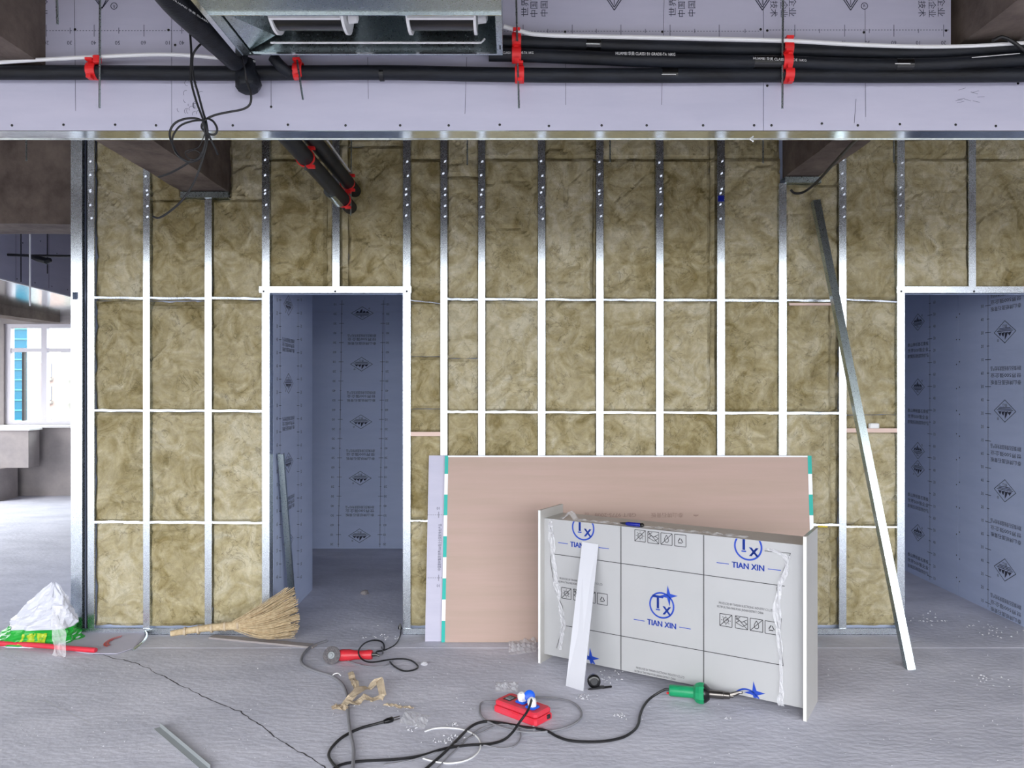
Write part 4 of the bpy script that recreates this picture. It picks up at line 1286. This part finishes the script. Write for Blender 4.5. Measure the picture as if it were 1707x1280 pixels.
# crumpled edges of clear wrapping
def film_edge(pts, w, seed):
    m = MB(); n = 46
    L = [fpt(*p) for p in pts]
    def along(t):
        x = t * (len(L) - 1); i = min(int(x), len(L) - 2); return L[i] + (L[i + 1] - L[i]) * (x - i)
    def f(u, v):
        c = along(v)
        ww = w * (.5 + .5 * noise.noise(Vector((v * 9, seed, 0))))
        return c + cE * ((u - .5) * 2 * ww + noise.noise(Vector((v * 14, u * 3, seed))) * .012) - cN * (.003 + abs(noise.noise(Vector((u * 5, v * 30, seed)))) * .02) + Z_ * noise.noise(Vector((u * 4, v * 12, seed + 4))) * .01
    rag(m, None, None, None, (6, n), f)
    return m
film_edge([(918, 866), (920, 900), (926, 950), (933, 1000), (940, 1040), (934, 1082)], .028, 2.2).build('clear_wrapping', 'clear', cabn)
film_edge([(1282, 914), (1312, 925), (1312, 950), (1300, 980), (1296, 1020), (1300, 1070), (1303, 1110), (1302, 1150), (1303, 1176)], .026, 7.7).build('clear_wrapping', 'clear', cabn)
m = MB()
def tf(u, v):
    return cO + cE * (.1 + u * 1.12) + cN * (REC + .0 + v * .06 + .01 * noise.noise(Vector((u * 20, v * 3, 1)))) + Z_ * (PZ1 + .003 + .018 * abs(noise.noise(Vector((u * 17, v * 4, 5)))) + (.05 * max(0, 1 - abs(u - .07) / .03)))
rag(m, None, None, None, (60, 4), tf)
m.build('clear_wrapping', 'clear', cabn)
blkc = MB()
for pts in (((916, 870), (922, 900), (918, 935), (926, 985), (938, 1010), (940, 1040), (928, 1080)), ((1275, 918), (1318, 922), (1302, 960), (1295, 980), (1300, 1020)), ((1303, 1030), (1300, 1060), (1306, 1110))):
    for a, b in zip(pts[:-1], pts[1:]):
        blkc.line(fpt(*a) - cN * .004, fpt(*b) - cN * .004, fn_, .0025)
blkc.build('wrapping_crease', 'filmblack', cabn, stuff=True)
# pen on the ledge
pen = thing('marker_pen', 'blue marker pen lying on top of the film wrapped carcass', 'pen', cO + cE * .52 + cN * .1 + Z_ * PZ1)
c0 = cO + cE * .505 + cN * .075 + Z_ * (PZ1 + .012)
MB().lathe(c0 + cE * .03, cE, [(0, .009), (.012, .0115), (.085, .0115), (.1, .009)], 12).build('pen_barrel', 'navy', pen, smooth=True)
MB().lathe(c0, cE, [(-.008, .002), (.004, .005), (.03, .0085)], 10).build('pen_tip', 'dark', pen, smooth=True)
MB().lathe(c0 + cE * .10, cE, [(0, .009), (.03, .0125), (.036, .008)], 12).build('pen_cap', 'tape', pen, smooth=True)

# white strip leaning on the carcass
b0, b1 = F(943, 1143), F(972, 1152)
t0 = fpt(971, 903) - cN * .004; t1 = fpt(998, 907) - cN * .004
ws = MB()
th = Vector((cN.x, cN.y, .15)) * .008
ws.add([b0, b1, t1, t0, b0 - th * 0 + th, b1 + th, t1 + th * .4, t0 + th * .4], [(0, 1, 2, 3), (7, 6, 5, 4), (0, 4, 5, 1), (1, 5, 6, 2), (2, 6, 7, 3), (3, 7, 4, 0)])
tag(ws.build('board_strip', 'strip'), 'narrow white board offcut propped against the film wrapped carcass', 'strip')

# leaning metal stud at right
la = F(1520, 1117); lb = Vector((P(1361, 333, 5.09).x, 5.085, P(1361, 333, 5.09).z))
ls = lean_channel(la + Vector((0, 0, .001)), lb, .048, .045, X_).build('metal_stud', 'galv_soft')
tag(ls, 'long galvanised stud leaning across the wall left of the second doorway', 'stud')

# ------------------------------------------------------------------ tools on the floor
# angle grinder
gd = F(553, 1106)
g = thing('angle_grinder', 'red angle grinder with a worn grey disc lying on the floor', 'grinder', gd)
gc = gd + Vector((0, 0, .05)); ga = Vector((-.08, -1, .38)).normalized()
gx = Vector((1, -.03, .03)).normalized()
MB().lathe(gc - ga * .004, ga, [(0, .050), (.002, .052), (.006, .052), (.009, .046), (.008, .022)], 30).build('grinding_disc', 'disc', g, smooth=True)
MB().lathe(gc + ga * .005, ga, [(0, .022), (.007, .020), (.009, .012), (.014, .010)], 18).build('disc_nut', 'dull', g, smooth=True)
MB().lathe(gc - ga * .07 + Vector((0, 0, .008)), ga, [(0, .022), (.02, .032), (.055, .03), (.066, .02)], 16).build('gear_head', 'dark', g, smooth=True)
bo = gc - ga * .035 + gx * .03
MB().lathe(bo, gx, [(0, .028), (.02, .034), (.07, .033), (.10, .027), (.16, .026), (.185, .029), (.205, .026)], 16).build('grinder_body', 'redtool', g, smooth=True)
MB().tube([bo + gx * .205, bo + gx * .23, bo + gx * .25 + Vector((0, 0, -.01))], [.012, .008, .006], 8).build('cord_sleeve', 'tape', g, smooth=True)
gl = []
for x, y in [(628, 1086), (640, 1083), (638, 1071), (624, 1067), (608, 1072), (598, 1084), (601, 1096), (612, 1103), (628, 1103), (645, 1100), (668, 1098), (686, 1101), (697, 1111), (688, 1117), (672, 1118), (658, 1111), (650, 1103)]:
    gl.append(F(x, y, .006))
gl[4].z = .075; gl[5].z = .085; gl[6].z = .055
gl[4] = P(608, 1072, gl[4].y - .12); gl[5] = P(598, 1084, 4.60); gl[6] = P(601, 1096, 4.58)
MB().tube([bo + gx * .235] + gl, .0048, 7, smooth=5).build('power_cord', 'cable', g, smooth=True)
MB().tube([F(x, y, .005) for x, y in [(655, 1102), (640, 1110), (615, 1111), (590, 1105), (577, 1100), (580, 1096), (600, 1094), (636, 1092), (636, 1078)]], .004, 6, smooth=5).build('power_cord', 'greycable', g, smooth=True)
MB().tube([F(640, 1084, .005), F(655, 1077, .005), F(664, 1068, .005), F(668, 1055, .006), P(668, 1042, 5.08)], .0035, 6, smooth=5).build('power_cord', 'cable', g, smooth=True)
MB().lathe(P(667, 1048, 5.07), (0, 0, 1), [(0, .015), (.01, .013), (.035, .004)], 8).build('plug', 'tape', g)

# heat gun
hd = Vector((.95, -.29, 0)).normalized()
hc = Vector((.99, 4.017, .056))
hg = thing('heat_gun', 'green heat gun with a steel nozzle lying before the film wrapped carcass', 'heat gun', (hc.x, hc.y, 0))
hs = hc - hd * .165 + Vector((0, 0, -.004))
hv = (hc - hs).normalized()
MB().lathe(hs, hv, [(0, .026), (.006, .030), (.115, .030), (.13, .033)], 20).build('handle', 'green', hg, smooth=True)
MB().lathe(hs + hv * .125, hv, [(0, .033), (.012, .048), (.03, .055), (.05, .055), (.055, .05)], 10).build('collar', 'green', hg)
MB().lathe(hs + hv * .178, hv, [(0, .051), (.012, .045), (.028, .03)], 20).build('front_ring', 'tape', hg, smooth=True)
MB().lathe(hs + hv * .205, hv, [(0, .021), (.07, .021), (.072, .019), (.10, .018), (.105, .012), (.12, .010)], 18).build('nozzle', 'chrome', hg, smooth=True)
MB().lathe(hs - hv * .006 + Vector((0, 0, -.016)), -hv, [(-.004, .006), (.008, .006)], 8).build('switch', 'red', hg)
hend = hs + hv * .325
MB().tube([hend - hv * .03, hend + hv * .01 + Vector((0, 0, .012)), hend + hv * .03 + Vector((0, .0, .022)), hend + hv * .045 + Vector((0, 0, .02))], [.010, .012, .008, .004], 8, smooth=3).build('nozzle_tip', 'chrome', hg, smooth=True)
MB().tube([hs + hv * .004, hs - hv * .025, F(1085, 1163, .01), F(1073, 1177, .006), F(1067, 1192, .006), F(1064, 1207, .006), F(1055, 1219, .006), F(1035, 1230, .006), F(1000, 1236, .006), F(955, 1235, .006), F(930, 1228, .006), F(908, 1217, .006), F(870, 1211, .006), F(830, 1204, .006), F(805, 1203, .006), F(785, 1211, .006), F(765, 1230, .006), F(740, 1255, .006), F(700, 1290, .006)], .0065, 8, smooth=5).build('power_cord', 'cable', hg, smooth=True)

# red socket box
s0, s1 = F(822, 1186), F(893, 1213)
se = (s1 - s0); SL = se.length; se.normalize(); sn = Vector((-se.y, se.x, 0))
so = thing('socket_box', 'red portable socket box with white plugs and a raised blue lid', 'socket box', s0)
SH = .062; SW = .135
MB().cbox(s0, se, sn, Z_, (0, 0, 0), (SL, SW, SH * .55), .010).build('lower_shell', 'redbox', so)
MB().cbox(s0, se, sn, Z_, (.004, .004, SH * .57), (SL - .004, SW - .004, SH), .012).build('upper_shell', 'redbox', so)
sp_ = lambda u, w, z: s0 + se * u + sn * w + Z_ * z
MB().obox(sp_(.055, .068, SH), se, sn, Z_, (-.024, -.03, -.001), (.024, .03, .001)).build('meter_window', 'tape', so)
MB().obox(sp_(.055, .068, SH), se, sn, Z_, (-.012, -.02, .001), (.016, .012, .006)).build('meter_display', 'greycable', so)
MB().cbox(sp_(SL - .005, .10, .012), se, sn, Z_, (0, -.012, 0), (.010, .012, .02), .003).build('cable_gland', 'dark', so)
for u, w in ((.135, .072), (.215, .055)):
    k = MB().cbox(sp_(u, w, SH), se, sn, Z_, (-.03, -.03, 0), (.03, .03, .010), .008).build('socket_frame', 'bluepl', so)
    MB().lathe(sp_(u, w, SH + .008), (-.15, -.2, 1), [(0, .021), (.02, .024), (.036, .021), (.044, .012)], 7).build('white_plug', 'white', k)
ld = MB().lathe(sp_(.168, .088, SH + .036), (.1, -.9, .45), [(-.006, .026), (.004, .028), (.008, .024), (.011, .012)], 18)
ld.build('blue_lid', 'bluepl', so, smooth=True)
MB().obox(sp_(.168, .09, SH), se, sn, Z_, (-.02, -.006, 0), (.02, .006, .02)).build('lid_hinge', 'bluepl', so)
MB().tube([sp_(.215, .05, SH + .045), F(880, 1184, .10), F(866, 1204, .06), F(853, 1222, .03), F(838, 1234, .008), F(815, 1240, .006), F(780, 1242, .006), F(740, 1248, .006), F(700, 1260, .006), F(655, 1266, .006), F(600, 1269, .006), F(565, 1276, .006), F(545, 1292, .006)], .0062, 8, smooth=5).build('plug_cord', 'cable', so, smooth=True)
MB().tube([sp_(0, .09, .02), F(806, 1170, .006), F(800, 1182, .006), F(804, 1196, .006), F(822, 1207, .006), F(850, 1216, .006), F(885, 1221, .006), F(920, 1218, .006), F(950, 1210, .006), F(967, 1198, .006), F(969, 1186, .006), F(958, 1173, .006), F(938, 1166, .006), F(915, 1163, .006), F(890, 1163, .006)], .0052, 8, smooth=5).build('supply_cord', 'greycable', so, smooth=True)

# loose cables
pc = thing('plug_cable', 'dark cable with a bare plug curving over the floor beside torn paper', 'cable', F(585, 1222))
MB().tube([F(652, 1200, .012), F(625, 1207, .007), F(600, 1214, .007), F(575, 1226, .007), F(558, 1240, .007), F(548, 1256, .007), F(553, 1270, .007), F(572, 1290, .007)], .0068, 8, smooth=5).build('cable_sheath', 'cable', pc, smooth=True)
MB().lathe(F(640, 1203, .013), (F(660, 1197, .013) - F(640, 1203, .013)), [(0, .009), (.02, .013), (.045, .014), (.05, .01)], 10).build('plug_body', 'tape', pc, smooth=True)
pp = MB()
pd = (F(660, 1197, .013) - F(640, 1203, .013)).normalized()
for dz in (-.006, .006):
    pp.tube([F(656, 1198.5, .014) + Z_ * dz, F(656, 1198.5, .014) + pd * .035 + Z_ * dz], .0025, 6)
pp.build('plug_pin', 'chrome', pc)
gcb = MB().tube([F(x, y, .0085) for x, y in [(545, 1068), (520, 1077), (507, 1089), (502, 1102), (510, 1112), (530, 1120), (553, 1127), (570, 1140), (578, 1158), (580, 1182), (581, 1200), (584, 1222), (589, 1245), (589, 1265), (587, 1295)]], .0085, 8, smooth=5)
gk = thing('grey_cable', 'thick grey cable winding from the doorway past the torn paper', 'cable', F(580, 1182))
gcb.build('cable_sheath', 'greycable', gk, smooth=True)
MB().tube([F(554, 1130, .004), F(556, 1124, .02), F(563, 1122, .022), F(568, 1126, .004)], .003, 5, smooth=4).build('white_tie', 'white', gk, smooth=True)
tag(MB().tube([F(x, y, .004) for x, y in [(708, 1219), (725, 1214), (748, 1213), (775, 1217), (795, 1228), (801, 1242), (795, 1256), (778, 1267), (752, 1272), (728, 1270), (705, 1264)]], .0038, 6, smooth=5).build('white_wire', 'whitecable', smooth=True),
    'open loop of thin white wire left of the red socket box', 'wire')
tag(MB().tube([F(x, y, .004) for x, y in [(640, 1275), (690, 1266), (745, 1246), (800, 1222), (835, 1207), (862, 1212), (868, 1228), (858, 1243), (835, 1247), (812, 1243), (795, 1240)]], .0034, 6, smooth=5).build('grey_wire', 'greycable', smooth=True),
    'tangle of thin grey wire in front of the red socket box', 'wire')
tag(MB().tube([F(x, y, .004) for x, y in [(720, 1290), (770, 1240), (805, 1213), (845, 1208), (880, 1216), (905, 1213)]], .004, 6, smooth=5).build('grey_wire', 'greycable', smooth=True),
    'single grey wire rising from the bottom edge towards the red socket box', 'wire')

# tape measure and pen on the floor
tm = F(990, 1146)
tmo = thing('tape_measure', 'small black tape measure beside the foot of the white strip', 'tape measure', tm)
MB().lathe(tm + Vector((0, .016, .034)), (0, -1, .15), [(0, .030), (.004, .036), (.028, .036), (.034, .030), (.035, .02)], 20).build('tape_case', 'tape', tmo, smooth=True)
MB().lathe(tm + Vector((0, -.016, .039)), (0, -1, .15), [(0, .02), (.003, .018)], 16).build('case_hub', 'dark', tmo, smooth=True)
MB().obox(tm + Vector((.01, -.01, 0)), X_, Y_, Z_, (0, -.01, .001), (.045, .01, .012)).build('tape_mouth', 'dark', tmo)
pn = thing('marker_pen', 'black pen lying on the floor before the tape measure', 'pen', F(1000, 1148))
pa, pb_ = F(980, 1149, .006), F(1022, 1144, .006)
d_ = (pb_ - pa).normalized()
MB().lathe(pa, d_, [(0, .002), (.015, .0055), (.09, .0055)], 8).build('pen_barrel', 'dark', pn, smooth=True)
MB().lathe(pa + d_ * .088, d_, [(0, .0062), (.05, .0062), (.053, .003)], 8).build('pen_cap', 'tape', pn, smooth=True)

# torn kraft paper
tpap = thing('torn_paper', 'torn tan kraft paper strips crumpled on the floor', 'paper', F(605, 1165))
def scrap(pts, w, seed, lift):
    m = MB(); n = 16
    L = [F(*p, .004) for p in pts]
    def f(u, v):
        x = v * (len(L) - 1); i = min(int(x), len(L) - 2)
        c = L[i] + (L[i + 1] - L[i]) * (x - i); t = (L[i + 1] - L[i]).normalized(); s = t.cross(Z_)
        ww = w * (.75 + .4 * noise.noise(Vector((v * 6, seed, 1))))
        return c + s * (u - .5) * 2 * ww + Z_ * (abs(math.sin(v * 7 + seed)) * lift * (1 - .5 * u) + abs(noise.noise(Vector((u * 3, v * 8, seed)))) * .012)
    rag(m, None, None, None, (4, n), f)
    m.build('paper_strip', 'paper', tpap)
scrap([(584, 1124), (590, 1140), (600, 1156)], .022, 1, .02)
scrap([(562, 1184), (585, 1172), (610, 1150), (632, 1144), (638, 1160)], .03, 2.4, .045)
scrap([(575, 1180), (600, 1172), (618, 1168), (640, 1170)], .028, 4.4, .03)
scrap([(556, 1180), (568, 1186), (580, 1180)], .026, 5.2, .02)
scrap([(640, 1175), (670, 1180), (690, 1181)], .014, 6.1, .008)

# straw broom by the first doorway
br = thing('straw_broom', 'straw broom lying with its fan of bristles at the first doorway', 'broom', F(420, 1062))
hA, hB = P(285, 1056, 4.88), P(402, 1042, 4.93)
hA.z = max(hA.z, .025)
MB().tube([hA, (hA + hB) / 2 + Vector((0, 0, .008)), hB], [.018, .022, .03], 10, smooth=6).build('broom_handle', 'straw', br, smooth=True)
for k in range(5):
    bnd = MB()
    c = hA + (hB - hA) * (.2 + .19 * k)
    bnd.tube([c - (hB - hA).normalized() * .006 + Z_ * .004, c + (hB - hA).normalized() * .006 + Z_ * .004], .027 + .001 * k, 10)
    bnd.build('broom_binding', 'paper', br, smooth=True)
bs = MB()
for k in range(420):
    u = random.random(); dy = random.uniform(-1, 1)
    root = hB + Vector((random.uniform(-.06, .02), dy * .02, (u - .5) * .05))
    ang = u
    tip_px = 498 + 4 * math.sin(u * 6) - 40 * abs(u - .78) * (1 if u > .78 else .3) + random.uniform(-14, 4)
    tip_py = 1062 - 82 * u + random.uniform(-3, 3)
    tip = P(tip_px, tip_py, 4.93 + dy * .08 + .04)
    if tip.z < .006: tip.z = .006
    mid = (root + tip) / 2 + Vector((random.uniform(-.01, .01), random.uniform(-.01, .01), -.035 + .03 * u + random.uniform(-.008, .008)))
    if mid.z < .008: mid.z = .008
    bs.tube([root, mid, tip], [.0026, .0022, .0009], 4, smooth=3, cap=False)
bs.build('bristles', 'straw', br, stuff=True)

# flat strips on the floor
def flat_strip(name, label, a, b, w, m, th=.006, lip=False):
    A, B = F(*a), F(*b); d = (B - A); L = d.length; d.normalize(); s = Vector((-d.y, d.x, 0))
    mb = MB().obox(A + Z_ * .001, d, s, Z_, (0, -w / 2, 0), (L, w / 2, th))
    if lip: mb.obox(A + Z_ * .001, d, s, Z_, (0, w / 2 - .002, 0), (L, w / 2, .022))
    return tag(mb.build(name, m), label, 'strip')
flat_strip('board_strip', 'long grey white board strip lying under the broom', (352, 1063), (525, 1079), .055, 'concrete_light', .012)
flat_strip('metal_strip', 'green grey metal angle strip lying at the bottom left', (262, 1214), (345, 1285), .03, 'dull', .002, True)

# dustpan with red handle and plastic sack at left
dp = thing('shovel', 'grey flat shovel with a faded red handle before the end stud', 'shovel', F(190, 1072))
out = [(104, 1084), (150, 1091), (195, 1091), (222, 1082), (240, 1066), (243, 1054), (225, 1048), (170, 1049), (104, 1052)]
bl = MB(); top = []
for x, y in out:
    p = F(x, y); top.append(p + Z_ * (.012 if y < 1060 else .004))
bl.prism(top, (0, 0, .004))
bl.build('blade', 'board', dp)
rm = MB().tube([F(x, y, .02) for x, y in [(105, 1052), (170, 1049), (226, 1048), (244, 1055), (240, 1068), (222, 1083)]], .007, 6, smooth=4)
rm.build('blade_rim', 'galv_soft', dp, smooth=True)
dc = MB()
c = F(196, 1068, .016)
for k, r in enumerate((.07, .055)):
    ring(dc, c, X_, Y_ * 1.6, r, .010, 14, 1.9, 4.6)
text(dc, 'L', F(186, 1066, .017), X_, Y_, .07)
dc.build('red_mark', 'redtool', dp)
MB().tube([F(-60, 1071, .02), F(40, 1074, .022), F(110, 1080, .022), F(160, 1084, .018)], .016, 10, smooth=5).build('handle', 'redbox', dp, smooth=True)

sk = thing('plastic_sack', 'limp white and green plastic sack slumped before the end stud', 'sack', F(50, 1078))
sc_ = F(56, 1072); sc_.y += .05
def sack_pt(a, t, grow=0):
    rx = (.255 + grow) * (1 - t) ** .75 + .012; ry = (.14 + grow) * (1 - t) ** .8 + .01
    q = Vector((math.cos(a) * 2 + 5, math.sin(a) * 2, t * 4))
    k = 1 + .20 * noise.noise(q) + .12 * noise.noise(q * 3.1) + .05 * noise.noise(q * 8)
    lean = .10 * t
    return sc_ + Vector((math.cos(a) * rx * k + lean, math.sin(a) * ry * k, .004 + t * .37 * (1 + .05 * noise.noise(q * 2))))
def sack_part(name, m, t0, t1, nv, grow=0, a0=0, a1=2 * math.pi):
    mb = MB()
    rag(mb, None, None, None, (44, nv), lambda u, v: sack_pt(a0 + (a1 - a0) * u, t0 + (t1 - t0) * v, grow))
    return mb.build(name, m, sk, smooth=False)
sack_part('sack_body', 'sackwhite', .0, 1.0, 30)
sack_part('green_print', 'sackgreen', .02, .27, 8, .004)
sack_part('yellow_print', 'sackyellow', .05, .22, 6, .007, -1.75, -1.1)
m = MB()
rag(m, None, None, None, (6, 22), lambda u, v: P(96 + (u - .5) * 22 + 8 * noise.noise(Vector((v * 5, u * 2, 3))) + (v * 4), 1010 + v * 98, 4.72 - .05 * u + .03 * noise.noise(Vector((u * 4, v * 7, 8))) + .06 * (1 - v)))
m.v = [(p[0], p[1], max(p[2], .005)) for p in m.v]
m.build('loose_flap', 'clear', sk)

# clear plastic scrap left of the carcass
ps = MB()
rag(ps, None, None, None, (14, 10), lambda u, v: F(848 + u * 46, 1068 + v * 26 - 6 * u, 0) + Z_ * (.005 + .05 * abs(noise.noise(Vector((u * 6, v * 5, 2)))) * (1 - abs(2 * v - 1)) + .02 * u * (1 - v)))
tag(ps.build('plastic_scrap', 'clear'), 'crumpled clear plastic scrap at the left foot of the carcass', 'plastic')
ps = MB()
rag(ps, None, None, None, (12, 8), lambda u, v: F(826 + u * 38, 1138 + v * 16, 0) + Z_ * (.004 + .05 * abs(noise.noise(Vector((u * 7, v * 6, 12)))) * (1 - abs(2 * v - 1))))
tag(ps.build('plastic_scrap', 'clear'), 'crumpled clear plastic scrap behind the red socket box', 'plastic')
ps = MB()
rag(ps, None, None, None, (12, 8), lambda u, v: F(676 + u * 42 - 10 * v, 1184 + v * 22 + 10 * u, 0) + Z_ * (.003 + .025 * abs(noise.noise(Vector((u * 7, v * 6, 22)))) * (1 - abs(2 * v - 1))))
tag(ps.build('plastic_scrap', 'clear'), 'flat clear plastic scrap right of the torn paper', 'plastic')

# small debris
db = MB()
def chip(p, s):
    a = random.uniform(0, 6.28); d1 = Vector((math.cos(a), math.sin(a), 0)); d2 = Vector((-d1.y, d1.x, 0))
    q = Vector(p)
    db.add([q + d1 * s, q + d2 * s * .6, q - d1 * s, q - d2 * s * .5, q + Z_ * s * .7], [(0, 1, 4), (1, 2, 4), (2, 3, 4), (3, 0, 4)])
for k in range(420):
    px, py = random.uniform(0, 1707), random.uniform(1062, 1279) if k % 4 else random.uniform(900, 1062)
    p = F(px, py, .001)
    if p.y > WY - .1 and not (D1[0] < p.x < D1[1] and p.y > WY + .1): continue
    chip(p, random.uniform(.002, .0055))
for cx_, cy_, n, sx, sy in ((1032, 1192, 14, 12, 9), (1015, 1128, 22, 26, 12), (975, 1160, 18, 14, 8), (745, 1235, 26, 40, 6), (756, 1207, 10, 8, 3), (690, 1213, 10, 14, 5), (750, 1228, 10, 12, 5), (1212, 1198, 5, 6, 4), (640, 1178, 14, 40, 6), (640, 1062, 22, 40, 6), (1540, 1035, 30, 60, 14), (1650, 1050, 30, 60, 14), (890, 1215, 8, 5, 5), (1640, 1130, 12, 16, 8)):
    for k in range(n):
        chip(F(cx_ + random.gauss(0, sx * .5), cy_ + random.gauss(0, sy * .5), .001), random.uniform(.004, .010))
o = db.build('debris', 'chalk')
tag(o, 'white plaster crumbs scattered over the grey floor', 'debris', kind='stuff')
for lab, p, s in (('lone white plaster lump on the floor right of the grinder cord', (707, 1108), .018), ('small grey lump on the floor inside the first doorway', (608, 990), .03)):
    m = MB()
    c = F(*p, 0)
    m.lathe(c, Z_, [(0, s), (s * .5, s * 1.05), (s * .9, s * .7), (s * 1.1, s * .2)], 7)
    m.v = [tuple(Vector(q) + Vector((noise.noise(Vector(q) * 60), noise.noise(Vector(q) * 60 + X_ * 9), 0)) * s * .5) for q in m.v]
    tag(m.build('plaster_lump', 'chalk' if s < .02 else 'concrete_light'), lab, 'rubble')

for o in bpy.data.objects:
    if '_o' in o: del o['_o']
